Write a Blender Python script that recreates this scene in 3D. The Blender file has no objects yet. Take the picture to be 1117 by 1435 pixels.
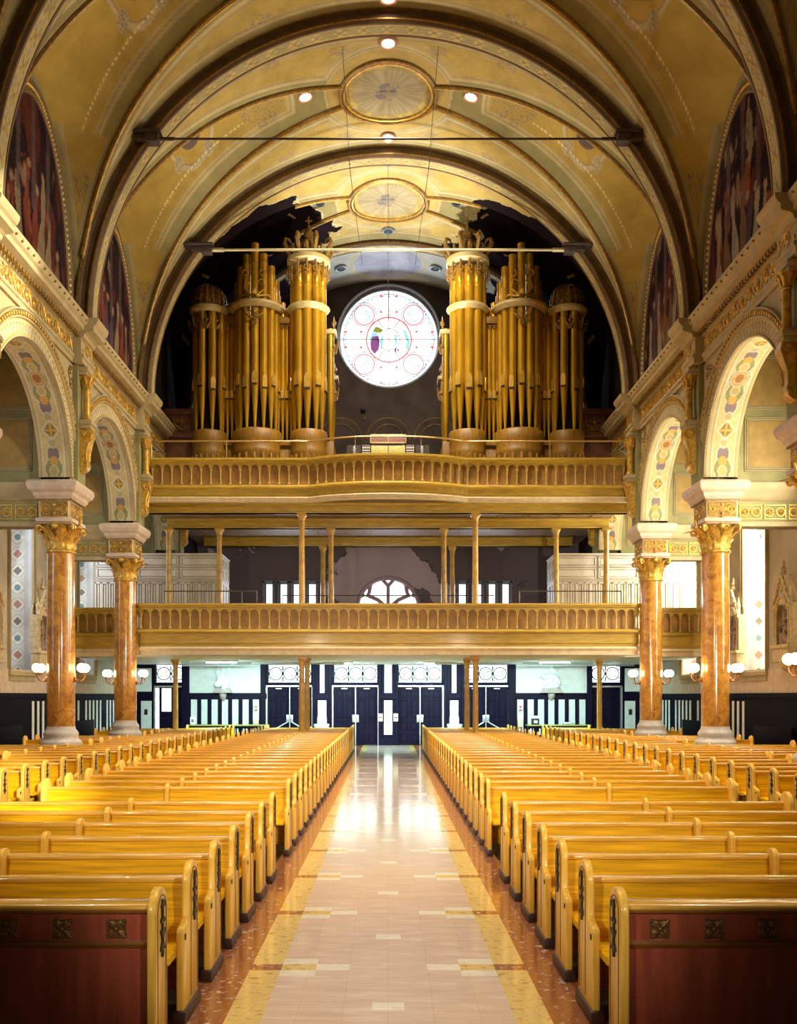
import bpy, bmesh, math, random
import numpy as np
from mathutils import Vector, Matrix, noise
random.seed(7)
S = bpy.context.scene
COL = S.collection
PI = math.pi
sin, cos = math.sin, math.cos

# ------------------------------------------------------------------ helpers
class MB:
    def __init__(s): s.v = []; s.f = []; s.mi = []; s.m = 0
    def add(s, vs, fs):
        o = len(s.v); s.v += [tuple(p) for p in vs]
        for f in fs: s.f.append(tuple(i + o for i in f)); s.mi.append(s.m)
        return s
    def box(s, x0, x1, y0, y1, z0, z1):
        if x0 > x1: x0, x1 = x1, x0
        if y0 > y1: y0, y1 = y1, y0
        if z0 > z1: z0, z1 = z1, z0
        v = [(x0,y0,z0),(x1,y0,z0),(x1,y1,z0),(x0,y1,z0),(x0,y0,z1),(x1,y0,z1),(x1,y1,z1),(x0,y1,z1)]
        return s.add(v, [(0,3,2,1),(4,5,6,7),(0,1,5,4),(1,2,6,5),(2,3,7,6),(3,0,4,7)])
    def prism(s, poly, axis, a, b):
        """poly: list of 2D points; axis 'x': (y,z); 'y': (x,z); 'z': (x,y)"""
        def P(p, t):
            return {'x': (t, p[0], p[1]), 'y': (p[0], t, p[1]), 'z': (p[0], p[1], t)}[axis]
        n = len(poly)
        v = [P(p, a) for p in poly] + [P(p, b) for p in poly]
        f = [tuple(range(n)), tuple(range(2*n-1, n-1, -1))]
        for i in range(n):
            j = (i+1) % n; f.append((i, i+n, j+n, j))
        return s.add(v, f)
    def lathe(s, prof, n=16, c=(0,0,0), a0=0, a1=2*PI, cap=True, sx=1, sy=1):
        full = abs(a1-a0-2*PI) < 1e-6
        k = n if full else n+1
        v = []
        for r, z in prof:
            for i in range(k):
                a = a0 + (a1-a0)*i/n
                v.append((c[0]+r*cos(a)*sx, c[1]+r*sin(a)*sy, c[2]+z))
        f = []
        for j in range(len(prof)-1):
            for i in range(n):
                i2 = (i+1) % k
                f.append((j*k+i, j*k+i2, (j+1)*k+i2, (j+1)*k+i))
        if cap:
            f.append(tuple(range(k-1, -1, -1))); o = (len(prof)-1)*k
            f.append(tuple(o+i for i in range(k)))
        return s.add(v, f)
    def tube(s, pts, r, n=8, closed=False, cap=True):
        pts = [Vector(p) for p in pts]; m = len(pts)
        rs = r if isinstance(r, (list, tuple)) else [r]*m
        v = []; up = None
        for i, p in enumerate(pts):
            if closed: d = pts[(i+1) % m] - pts[i-1]
            else: d = pts[min(i+1, m-1)] - pts[max(i-1, 0)]
            if d.length < 1e-9: d = Vector((0,0,1))
            d.normalize()
            if up is None:
                up = Vector((0,0,1)) if abs(d.z) < .9 else Vector((1,0,0))
            a = d.cross(up)
            if a.length < 1e-6: a = d.orthogonal()
            a.normalize(); b = a.cross(d); b.normalize(); up = b
            for k in range(n):
                t = 2*PI*k/n; v.append(p + (a*cos(t) + b*sin(t))*rs[i])
        f = []
        for i in range(m if closed else m-1):
            i2 = (i+1) % m
            for k in range(n):
                k2 = (k+1) % n
                f.append((i*n+k, i2*n+k, i2*n+k2, i*n+k2))
        if cap and not closed:
            f.append(tuple(range(n))); f.append(tuple((m-1)*n+k for k in range(n-1, -1, -1)))
        return s.add(v, f)
    def sweep(s, prof, pts, cap=True):
        """pts: list of (origin, axisA, axisB); prof: list of (a,b) closed polygon"""
        n = len(prof); v = []
        for o, A, B in pts:
            o = Vector(o); A = Vector(A); B = Vector(B)
            for a, b in prof: v.append(o + A*a + B*b)
        f = []
        for i in range(len(pts)-1):
            for k in range(n):
                k2 = (k+1) % n
                f.append((i*n+k, i*n+k2, (i+1)*n+k2, (i+1)*n+k))
        if cap:
            f.append(tuple(range(n-1, -1, -1))); f.append(tuple((len(pts)-1)*n+k for k in range(n)))
        return s.add(v, f)
    def sphere(s, c, r, nu=12, nv=8, sx=1, sy=1, sz=1):
        prof = [(r*sin(PI*j/nv), -r*cos(PI*j/nv)*sz) for j in range(nv+1)]
        prof[0] = (1e-4, prof[0][1]); prof[-1] = (1e-4, prof[-1][1])
        return s.lathe(prof, nu, c, sx=sx, sy=sy)
    def torus(s, c, R, r, axis='z', n=24, m=6, a0=0, a1=2*PI):
        full = abs(a1-a0-2*PI) < 1e-6
        k = n if full else n+1
        pts = []
        for i in range(k):
            a = a0 + (a1-a0)*i/n; p, q = R*cos(a), R*sin(a)
            pts.append({'z': (c[0]+p, c[1]+q, c[2]), 'y': (c[0]+p, c[1], c[2]+q), 'x': (c[0], c[1]+p, c[2]+q)}[axis])
        return s.tube(pts, r, m, closed=full)
    def xf(s, M, i0=0):
        for i in range(i0, len(s.v)): s.v[i] = tuple(M @ Vector(s.v[i]))
        return s
    def build(s, name, mat, parent=None, smooth=False, bevel=0, seg=2, kind=None, angle=40):
        me = bpy.data.meshes.new(name)
        me.from_pydata(s.v, [], s.f)
        mats = mat if isinstance(mat, (list, tuple)) else [mat]
        for m in mats: me.materials.append(m)
        if len(mats) > 1: me.polygons.foreach_set('material_index', s.mi)
        bm = bmesh.new(); bm.from_mesh(me)
        bmesh.ops.recalc_face_normals(bm, faces=bm.faces)
        if bevel:
            es = [e for e in bm.edges if len(e.link_faces) == 2 and e.calc_face_angle(0) > math.radians(35)]
            bmesh.ops.bevel(bm, geom=es, offset=bevel, segments=seg, profile=.5, affect='EDGES', clamp_overlap=True)
        bm.to_mesh(me); bm.free()
        if smooth or bevel:
            me.polygons.foreach_set('use_smooth', [True]*len(me.polygons))
            try: me.set_sharp_from_angle(angle=math.radians(angle))
            except Exception: pass
        me.update()
        o = bpy.data.objects.new(name, me); COL.objects.link(o)
        if parent: o.parent = parent
        if kind: o['kind'] = kind
        return o

def tag(o, label, cat, group=None):
    o['label'] = label; o['category'] = cat
    if group: o['group'] = group
    return o
def thing(name, label, cat, loc=(0,0,0), rz=0, group=None):
    o = bpy.data.objects.new(name, None); COL.objects.link(o)
    o.location = loc; o.rotation_euler = (0,0,rz); o.empty_display_size = .1
    return tag(o, label, cat, group)
def kids(o): return [c for c in bpy.data.objects if c.parent == o]
KIDS = {}
def copy_tree(o, parent=None):
    """a thing, its parts and their sub-parts"""
    c = o.copy(); COL.objects.link(c)
    if parent: c.parent = parent
    if o.name not in KIDS: KIDS[o.name] = kids(o)
    for ch in KIDS[o.name]: copy_tree(ch, c)
    return c
TRIM = [0]
def trim(mb, mat, **k):
    TRIM[0] += 1
    return mb.build('trim_%d' % TRIM[0], mat, kind='structure', **k)

def grid(name, P, C, mat, flip=False, kind=None, parent=None):
    """P: array (n,m,3), C: array (n,m,3) linear colours -> painted grid mesh"""
    n, m, _ = P.shape
    idx = np.arange(n*m).reshape(n, m)
    q = np.stack([idx[:-1,:-1], idx[1:,:-1], idx[1:,1:], idx[:-1,1:]], -1).reshape(-1, 4)
    if flip: q = q[:, ::-1]
    me = bpy.data.meshes.new(name)
    me.vertices.add(n*m); me.vertices.foreach_set('co', P.reshape(-1).astype(np.float32))
    me.loops.add(q.size); me.loops.foreach_set('vertex_index', q.reshape(-1).astype(np.int32))
    me.polygons.add(len(q)); me.polygons.foreach_set('loop_start', np.arange(0, q.size, 4, dtype=np.int32))
    me.polygons.foreach_set('use_smooth', np.ones(len(q), dtype=bool))
    me.update(); me.validate()
    if C is not None:
        a = me.color_attributes.new('paint', 'FLOAT_COLOR', 'POINT')
        rgba = np.ones((n*m, 4), np.float32); rgba[:, :3] = C.reshape(-1, 3)
        a.data.foreach_set('color', rgba.reshape(-1))
    me.materials.append(mat)
    o = bpy.data.objects.new(name, me); COL.objects.link(o)
    if kind: o['kind'] = kind
    if parent: o.parent = parent
    return o

# ------------------------------------------------------------------ materials
def new_mat(name):
    m = bpy.data.materials.new(name); m.use_nodes = True
    nt = m.node_tree; b = nt.nodes['Principled BSDF']
    return m, nt, b
def N(nt, t, **k):
    n = nt.nodes.new(t)
    for a, v in k.items(): setattr(n, a, v)
    return n
def mat(name, c, rough=.6, metal=0, coat=0, var=.12, scale=6, bump=0, spec=.5, bscale=None, stretch=None, c2=None, detail=5):
    m, nt, b = new_mat(name); L = nt.links.new
    b.inputs['Roughness'].default_value = rough; b.inputs['Metallic'].default_value = metal
    b.inputs['Coat Weight'].default_value = coat; b.inputs['Coat Roughness'].default_value = .12
    b.inputs['Specular IOR Level'].default_value = spec
    tc = N(nt, 'ShaderNodeTexCoord'); mp = N(nt, 'ShaderNodeMapping')
    L(tc.outputs['Object'], mp.inputs['Vector'])
    if stretch: mp.inputs['Scale'].default_value = stretch
    nz = N(nt, 'ShaderNodeTexNoise'); nz.inputs['Scale'].default_value = scale; nz.inputs['Detail'].default_value = detail
    L(mp.outputs['Vector'], nz.inputs['Vector'])
    r = N(nt, 'ShaderNodeValToRGB'); r.color_ramp.elements[0].position = .32; r.color_ramp.elements[1].position = .68
    lo = tuple(x*(1-var) for x in c); hi = c2 if c2 else tuple(min(1, x*(1+var)) for x in c)
    r.color_ramp.elements[0].color = (*lo, 1); r.color_ramp.elements[1].color = (*hi, 1)
    L(nz.outputs['Fac'], r.inputs['Fac']); L(r.outputs['Color'], b.inputs['Base Color'])
    if bump:
        n2 = nz
        if bscale:
            n2 = N(nt, 'ShaderNodeTexNoise'); n2.inputs['Scale'].default_value = bscale; n2.inputs['Detail'].default_value = 3
            L(mp.outputs['Vector'], n2.inputs['Vector'])
        bp = N(nt, 'ShaderNodeBump'); bp.inputs['Strength'].default_value = bump; bp.inputs['Distance'].default_value = .02
        L(n2.outputs['Fac'], bp.inputs['Height']); L(bp.outputs['Normal'], b.inputs['Normal'])
    return m
def emit(name, c, s):
    m, nt, b = new_mat(name)
    b.inputs['Base Color'].default_value = (*[x*.6 for x in c], 1); b.inputs['Roughness'].default_value = .3
    b.inputs['Emission Color'].default_value = (*c, 1); b.inputs['Emission Strength'].default_value = s
    return m
def paint_mat(name, rough=.6, metal=0, bump=.15, var=.25):
    m, nt, b = new_mat(name); L = nt.links.new
    at = N(nt, 'ShaderNodeAttribute'); at.attribute_name = 'paint'
    tc = N(nt, 'ShaderNodeTexCoord'); nz = N(nt, 'ShaderNodeTexNoise')
    nz.inputs['Scale'].default_value = 1.3; nz.inputs['Detail'].default_value = 8; nz.inputs['Roughness'].default_value = .65
    L(tc.outputs['Object'], nz.inputs['Vector'])
    mr = N(nt, 'ShaderNodeMapRange'); mr.inputs['From Min'].default_value = .3; mr.inputs['From Max'].default_value = .7
    mr.inputs['To Min'].default_value = 1-var; mr.inputs['To Max'].default_value = 1.0+var*.3
    L(nz.outputs['Fac'], mr.inputs['Value'])
    mx = N(nt, 'ShaderNodeVectorMath', operation='SCALE'); L(at.outputs['Color'], mx.inputs[0]); L(mr.outputs['Result'], mx.inputs['Scale'])
    L(mx.outputs['Vector'], b.inputs['Base Color'])
    b.inputs['Roughness'].default_value = max(rough, .45); b.inputs['Specular IOR Level'].default_value = 0
    return m

M = {}
M['wood'] = mat('pew oak', (.72,.39,.006), .5, coat=.0, spec=.12, var=.30, scale=3.0, stretch=(.55,17,17), bump=.05, detail=7)
M['wood_end'] = mat('pew end oak', (.86,.50,.075), .34, coat=.2, spec=.3, var=.16, scale=4, stretch=(8,8,.8), bump=.04, detail=6)
M['wood_dark'] = mat('walnut screen', (.40,.085,.040), .38, coat=.25, var=.22, scale=3, stretch=(6,6,.7), bump=.03, detail=7)
M['kick'] = mat('dark base trim', (.045,.014,.008), .45, var=.2, scale=5)
M['iron'] = mat('dark bronze', (.06,.045,.02), .45, metal=.6, var=.3, scale=20)
M['red'] = mat('red vinyl', (.36,.015,.03), .4, var=.1, scale=9)
M['grey'] = mat('grey steel', (.22,.26,.25), .4, metal=.3, var=.25, scale=12)
M['black'] = mat('black recess', (.012,.01,.012), .7, var=.2, scale=8)
M['gold'] = mat('gilding', (.60,.36,.06), .40, metal=.5, var=.28, scale=9, bump=.1)
M['gold_dark'] = mat('aged gilding', (.30,.17,.035), .45, metal=.4, var=.35, scale=10, bump=.1)
M['pipe'] = mat('gilded organ pipe', (.52,.285,.014), .36, metal=.5, var=.18, scale=2.5, stretch=(1,1,.35))
M['organ_wood'] = mat('organ oak', (.23,.11,.006), .5, coat=.0, var=.25, scale=3, stretch=(5,5,.8))
M['organ_light'] = mat('cream cornice', (.52,.40,.17), .45, var=.12, scale=6)
M['gal'] = mat('gallery oak', (.46,.295,.035), .42, coat=.12, var=.2, scale=3.2, stretch=(.6,5,5), bump=.03)
M['gal_cream'] = mat('gallery cream moulding', (.70,.57,.34), .5, var=.1, scale=5)
M['soffit'] = mat('soffit boards', (.20,.13,.075), .6, var=.2, scale=3, stretch=(4,.6,1))
M['stone'] = mat('pinkish stone', (.58,.45,.31), .6, var=.12, scale=5, bump=.1)
M['stone_grey'] = mat('grey stone base', (.50,.45,.40), .5, var=.14, scale=6)
M['wallc'] = mat('limewashed wall', (.46,.40,.30), .8, var=.14, scale=1.6, bump=.08)
M['olive'] = mat('olive plaster', (.27,.245,.095), .75, var=.16, scale=2.2)
M['cream'] = mat('cream plaster', (.41,.325,.165), .7, var=.1, scale=3)
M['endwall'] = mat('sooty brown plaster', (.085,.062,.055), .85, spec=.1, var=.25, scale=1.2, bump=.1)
M['blackish'] = mat('near black plaster', (.022,.016,.016), .9, spec=.05, var=.4, scale=1.5)  # near black base colour for the side walls around the organ
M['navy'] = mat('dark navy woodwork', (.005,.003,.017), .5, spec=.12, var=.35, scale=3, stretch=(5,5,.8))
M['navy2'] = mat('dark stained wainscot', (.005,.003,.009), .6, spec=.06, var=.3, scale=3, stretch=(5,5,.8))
M['white'] = mat('white tile', (.78,.82,.76), .5, var=.05, scale=4)
M['whitew'] = mat('white painted joinery', (.66,.60,.50), .5, var=.06, scale=3)
M['marble_w'] = mat('white plaster statue', (.92,.95,.90), .55, var=.06, scale=8)
M['steel'] = mat('brushed steel', (.55,.58,.6), .35, metal=.7, var=.1, scale=10)
M['copper'] = mat('copper bracket', (.45,.22,.10), .35, metal=.8, var=.15, scale=10)
M['brass'] = mat('brass rail', (.62,.42,.15), .3, metal=.8, var=.1, scale=10)
M['post'] = mat('grained iron post', (.52,.30,.05), .35, coat=.2, var=.25, scale=5)
M['ston'] = mat('station polychrome cream', (.55,.43,.22), .55, var=.2, scale=9, bump=.15)
M['relief'] = mat('painted relief figures', (.20,.15,.12), .6, var=.6, scale=5, c2=(.45,.30,.22))
M['paint'] = paint_mat('painted plaster')
M['globe'] = emit('lit glass globe', (1,.80,.50), 16)
M['lamp_on'] = emit('lit lamp lens', (1,.88,.68), 25)
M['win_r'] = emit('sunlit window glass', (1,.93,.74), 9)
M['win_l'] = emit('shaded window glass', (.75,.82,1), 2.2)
M['win_c'] = emit('bright daylight glass', (.90,.94,1), 2.4)
M['transom'] = emit('daylit transom glass', (.93,1,.97), 2.7)
M['tube'] = emit('fluorescent tube', (.75,1,.97), 9)

# marble shaft: orange-brown scagliola
def marble():
    m, nt, b = new_mat('orange scagliola'); L = nt.links.new
    tc = N(nt, 'ShaderNodeTexCoord')
    n1 = N(nt, 'ShaderNodeTexNoise'); n1.inputs['Scale'].default_value = 3.2; n1.inputs['Detail'].default_value = 9; n1.inputs['Roughness'].default_value = .68; n1.inputs['Distortion'].default_value = 1.2
    L(tc.outputs['Object'], n1.inputs['Vector'])
    r = N(nt, 'ShaderNodeValToRGB'); e = r.color_ramp.elements
    e[0].position = .28; e[0].color = (.20,.06,.014,1); e[1].position = .72; e[1].color = (.68,.37,.065,1)
    k = e.new(.5); k.color = (.48,.21,.03,1)
    L(n1.outputs['Fac'], r.inputs['Fac']); L(r.outputs['Color'], b.inputs['Base Color'])
    b.inputs['Roughness'].default_value = .16; b.inputs['Coat Weight'].default_value = .6; b.inputs['Coat Roughness'].default_value = .06
    return m
M['marble'] = marble()

# floor tiles
def tile(name, c, c2, rough=.12, thr=.62, sc=(3,3,3)):
    m, nt, b = new_mat(name); L = nt.links.new
    tc = N(nt, 'ShaderNodeTexCoord'); mp = N(nt, 'ShaderNodeMapping'); mp.inputs['Scale'].default_value = sc
    L(tc.outputs['Object'], mp.inputs['Vector'])
    n1 = N(nt, 'ShaderNodeTexNoise'); n1.inputs['Scale'].default_value = 4; n1.inputs['Detail'].default_value = 6; n1.inputs['Distortion'].default_value = .8
    L(mp.outputs['Vector'], n1.inputs['Vector'])
    r = N(nt, 'ShaderNodeValToRGB'); e = r.color_ramp.elements
    e[0].position = thr-.05; e[0].color = (*c,1); e[1].position = thr+.05; e[1].color = (*c2,1)
    k = e.new(.3); k.color = (*[x*.9 for x in c],1)
    L(n1.outputs['Fac'], r.inputs['Fac'])
    br = N(nt, 'ShaderNodeTexBrick'); br.offset = 0; br.inputs['Scale'].default_value = 1
    br.inputs['Brick Width'].default_value = .305; br.inputs['Row Height'].default_value = .305; br.inputs['Mortar Size'].default_value = .0016
    br.inputs['Color1'].default_value = (1,1,1,1); br.inputs['Color2'].default_value = (.96,.96,.96,1); br.inputs['Mortar'].default_value = (.82,.78,.76,1)
    L(tc.outputs['Object'], br.inputs['Vector'])
    mx = N(nt, 'ShaderNodeMix', data_type='RGBA', blend_type='MULTIPLY'); mx.inputs[0].default_value = 1
    L(r.outputs['Color'], mx.inputs[6]); L(br.outputs['Color'], mx.inputs[7]); L(mx.outputs[2], b.inputs['Base Color'])
    n2 = N(nt, 'ShaderNodeTexNoise'); n2.inputs['Scale'].default_value = 1.4; n2.inputs['Detail'].default_value = 3
    L(tc.outputs['Object'], n2.inputs['Vector'])
    mr = N(nt, 'ShaderNodeMapRange'); mr.inputs['To Min'].default_value = rough*.7; mr.inputs['To Max'].default_value = rough*1.4
    L(n2.outputs['Fac'], mr.inputs['Value']); L(mr.outputs['Result'], b.inputs['Roughness'])
    b.inputs['Specular IOR Level'].default_value = .6
    b.inputs['Coat Weight'].default_value = .5; b.inputs['Coat Roughness'].default_value = .09
    return m
M['t_tan'] = tile('tan aisle tile', (.74,.57,.47), (.80,.64,.55), .13, sc=(.6,3,1))
M['t_yel'] = tile('yellow border tile', (.78,.58,.22), (.55,.32,.08), .18, .60, (3,5,1))
M['t_red'] = tile('red brown border tile', (.33,.115,.045), (.70,.52,.42), .15, .64, (4,4,1))
M['t_wht'] = tile('pale inset tile', (.86,.80,.66), (.88,.83,.7), .18)
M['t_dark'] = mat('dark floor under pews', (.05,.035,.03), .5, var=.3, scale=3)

M['slitframe'] = mat('blue grey window frame', (.16,.18,.26), .5, var=.15)
M['tracery'] = mat('mauve window tracery', (.30,.22,.28), .5, var=.12)
M['jamb'] = mat('dark stop jamb', (.10,.05,.03), .5, var=.2)
M['keys'] = mat('ivory keys', (.72,.66,.40), .35, var=.06)
M['keypanel'] = mat('pale green gold fall board', (.50,.46,.16), .4, var=.12)
M['desk'] = mat('reddish music desk', (.34,.18,.15), .4, var=.15)
M['wood_screen_mould'] = mat('screen moulding', (.30,.12,.02), .35, coat=.3, var=.15, scale=4)
M['medal'] = mat('bronze medallion', (.26,.15,.05), .45, metal=.6, var=.3, scale=20)
M['daygap'] = emit('daylight at the open door', (.95,.95,1), 4)
M['benchtop'] = mat('bluish worn bench top', (.10,.13,.19), .35, var=.2)
M['och'] = mat('ochre panel', (.36,.23,.06), .7, var=.15, scale=4)
M['ribface'] = mat('brown olive rib face', (.13,.075,.032), .65, var=.2, scale=3)
M['mural'] = paint_mat('darkened oil mural', rough=.45, var=.5)
M['rosering'] = mat('copper toned lamp ring', (.5,.24,.16), .4, metal=.3, var=.1)
M['bracket'] = mat('dark iron bracket', (.07,.05,.04), .5, metal=.3, var=.3, scale=8)
M['rodlight'] = mat('pale painted rod', (.40,.32,.17), .4, metal=.2, var=.1)
M['rose'] = emit('daylit pale glass', (1,.99,.92), 1.5)
M['gal_light'] = mat('colonnette oak', (.52,.33,.08), .4, var=.12, scale=6)
M['gal_back'] = mat('recessed parapet panel', (.36,.19,.035), .5, var=.2, scale=4)
M['post_dark'] = mat('post base grey', (.34,.32,.28), .5, var=.2, scale=8)
M['railm'] = mat('dark iron rail', (.10,.085,.07), .4, metal=.6, var=.2)
M['pipe_bright'] = mat('bright gilded mouth', (.80,.52,.10), .28, metal=.6, var=.1)
M['case_dark'] = mat('dark organ interior', (.03,.018,.012), .8, var=.3)
M['wing'] = mat('dark red oak wing', (.16,.06,.025), .5, var=.25, scale=3)
M['closer'] = mat('pale pink closer', (.75,.6,.58), .4, var=.05)
M['lead'] = mat('dark green leading', (.04,.07,.06), .5)
M['beige'] = mat('beige box', (.72,.66,.42), .45, var=.06)
M['red2'] = mat('signal red', (.7,.05,.04), .4, var=.05)
M['relief_bg'] = mat('painted sky ground', (.34,.33,.34), .7, var=.25, scale=3)
M['tabletop'] = mat('olive table top', (.30,.27,.06), .4, var=.1)
M['groove'] = mat('dark groove', (.16,.06,.012), .6, var=.1)
M['wood_rail'] = mat('pew top rail', (.70,.38,.05), .26, coat=.5, var=.14, scale=4, stretch=(.8,8,8))
M['wood_rail'].node_tree.nodes['Principled BSDF'].inputs['Coat Roughness'].default_value = .05
M['whitew_shade'] = mat('booth carcass groove shade', (.46,.41,.33), .55, var=.06, scale=3)  # darker copy of the joinery white, painting shade into the panel grooves
M['rosestone_daylit'] = mat('stone tinted with daylight', (.50,.56,.66), .6, var=.1)  # bluish tint puts the rose's daylight into the frame colour
M['lunframe'] = mat('dark olive frame', (.17,.105,.045), .55, var=.15, scale=4)
M['beadgold'] = mat('bright gilt bead', (.78,.52,.12), .35, metal=.4, var=.2, scale=9)
# ------------------------------------------------------------------ dimensions
HZ = 2.12                       # eye height
CYS = [6.5, 12.5, 18.5, 24.5, 30.5, 36.5]   # pier lines along the nave
XW, XB = 8.2, 9.0               # nave wall faces
ZS, ZC = 7.65, 11.87            # arch spring, cornice top
RA = 2.5                        # arcade arch radius
XO, YE = 11.0, 40.0             # outer wall, end wall
RV, ZV = 8.05, 11.87            # barrel radius and centre
RIB = 7.68

# ------------------------------------------------------------------ painting tools (numpy)
def C3(*c): return np.array(c, float)
OLV, YEL, CRM, MAU, GLD = C3(.32,.28,.12), C3(.46,.33,.085), C3(.55,.46,.26), C3(.27,.20,.18), C3(.60,.40,.10)
RUS, TEA, WHT, DRK = C3(.36,.16,.08), C3(.13,.22,.19), C3(.66,.60,.46), C3(.07,.045,.03)
def put(C, mask, col, a=1.0):
    w = np.clip(mask.astype(float), 0, 1)[..., None]*a
    C[:] = C*(1-w) + col*w
def band(x, c, w, s=.012): return np.clip((w/2 - np.abs(x-c))/s + .5, 0, 1)
def disc(u, v, r, s=.012): return np.clip((r - np.hypot(u, v))/s + .5, 0, 1)
def ring(u, v, r, w, s=.012): return band(np.hypot(u, v), r, w, s)
def vnoise(u, v, seed=0, oct=4):
    rng = np.random.RandomState(seed); T = rng.rand(64, 64); out = 0; amp = .5
    for o in range(oct):
        a, b = u*2**o, v*2**o
        i, j = np.floor(a).astype(int), np.floor(b).astype(int); f, g = a-i, b-j
        f = f*f*(3-2*f); g = g*g*(3-2*g)
        t = lambda x, y: T[x % 64, y % 64]
        out = out + amp*((t(i,j)*(1-f)+t(i+1,j)*f)*(1-g) + (t(i,j+1)*(1-f)+t(i+1,j+1)*f)*g); amp *= .5
    return out
def scroll(u, v, s):
    """filigree of curls at size s, 0..1"""
    a = np.sin(u/s*2.1 + 1.7*np.sin(v/s*1.3)); b = np.sin(v/s*2.3 + 1.9*np.sin(u/s*1.1+.6))
    return np.clip(1.2 - 3.2*np.abs(a*b + .35*np.sin((u+v)/s*1.9)), 0, 1)

# stencil guilloche of the arch soffits: u across (-.5 .. .5), v along in metres
def stencil(u, v, base=CRM, per=2.75):
    C = np.zeros(u.shape+(3,)); C[:] = base
    au = np.abs(u)
    put(C, band(au, .40, .03), OLV, .8); put(C, band(au, .47, .03), GLD, .7)
    put(C, au < .345, C3(.60,.48,.20)); put(C, band(au, .35, .02), WHT)
    q = (v % per) - per/2; aq = np.abs(q)
    # big lobed cartouche with rosettes in the middle of each repeat
    lob = (disc(u, q, .33) + disc(u, aq-.42, .30) + disc(u, aq-.78, .22)) > .5
    lo2 = (disc(u, q, .30) + disc(u, aq-.42, .27) + disc(u, aq-.78, .19)) > .5
    put(C, lob, WHT); put(C, lo2, C3(.30,.29,.11))
    put(C, (disc(u, aq-.78, .19) > .5) & lo2, C3(.25,.19,.18))
    put(C, (disc(u, aq-.60, .13) > .5), C3(.60,.36,.10))
    put(C, disc(u, q, .26), WHT); put(C, disc(u, q, .235), C3(.56,.34,.10)); put(C, disc(u, q, .15), C3(.38,.19,.06)); put(C, ring(u, q, .15, .02), WHT)
    put(C, disc(u, aq-.36, .145), WHT); put(C, disc(u, aq-.36, .12), C3(.52,.40,.15))
    # small circles and diamonds between
    e = per/2 - aq
    put(C, disc(u, e-.32, .14), WHT); put(C, disc(u, e-.32, .115), C3(.45,.42,.24)); put(C, disc(u, e-.32, .05), GLD)
    dm = (au*.9 + e)
    put(C, band(dm, .25, .05), WHT); put(C, dm < .2, C3(.30,.22,.07)); put(C, (dm < .2) & ((au < .02) | (e < .02)), GLD)
    put(C, band(np.abs(au-.0 - (e-.0)*.8), .0, .03)*(e > .22)*(au < .33)*(e < .5), WHT, .8)
    return C

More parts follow.
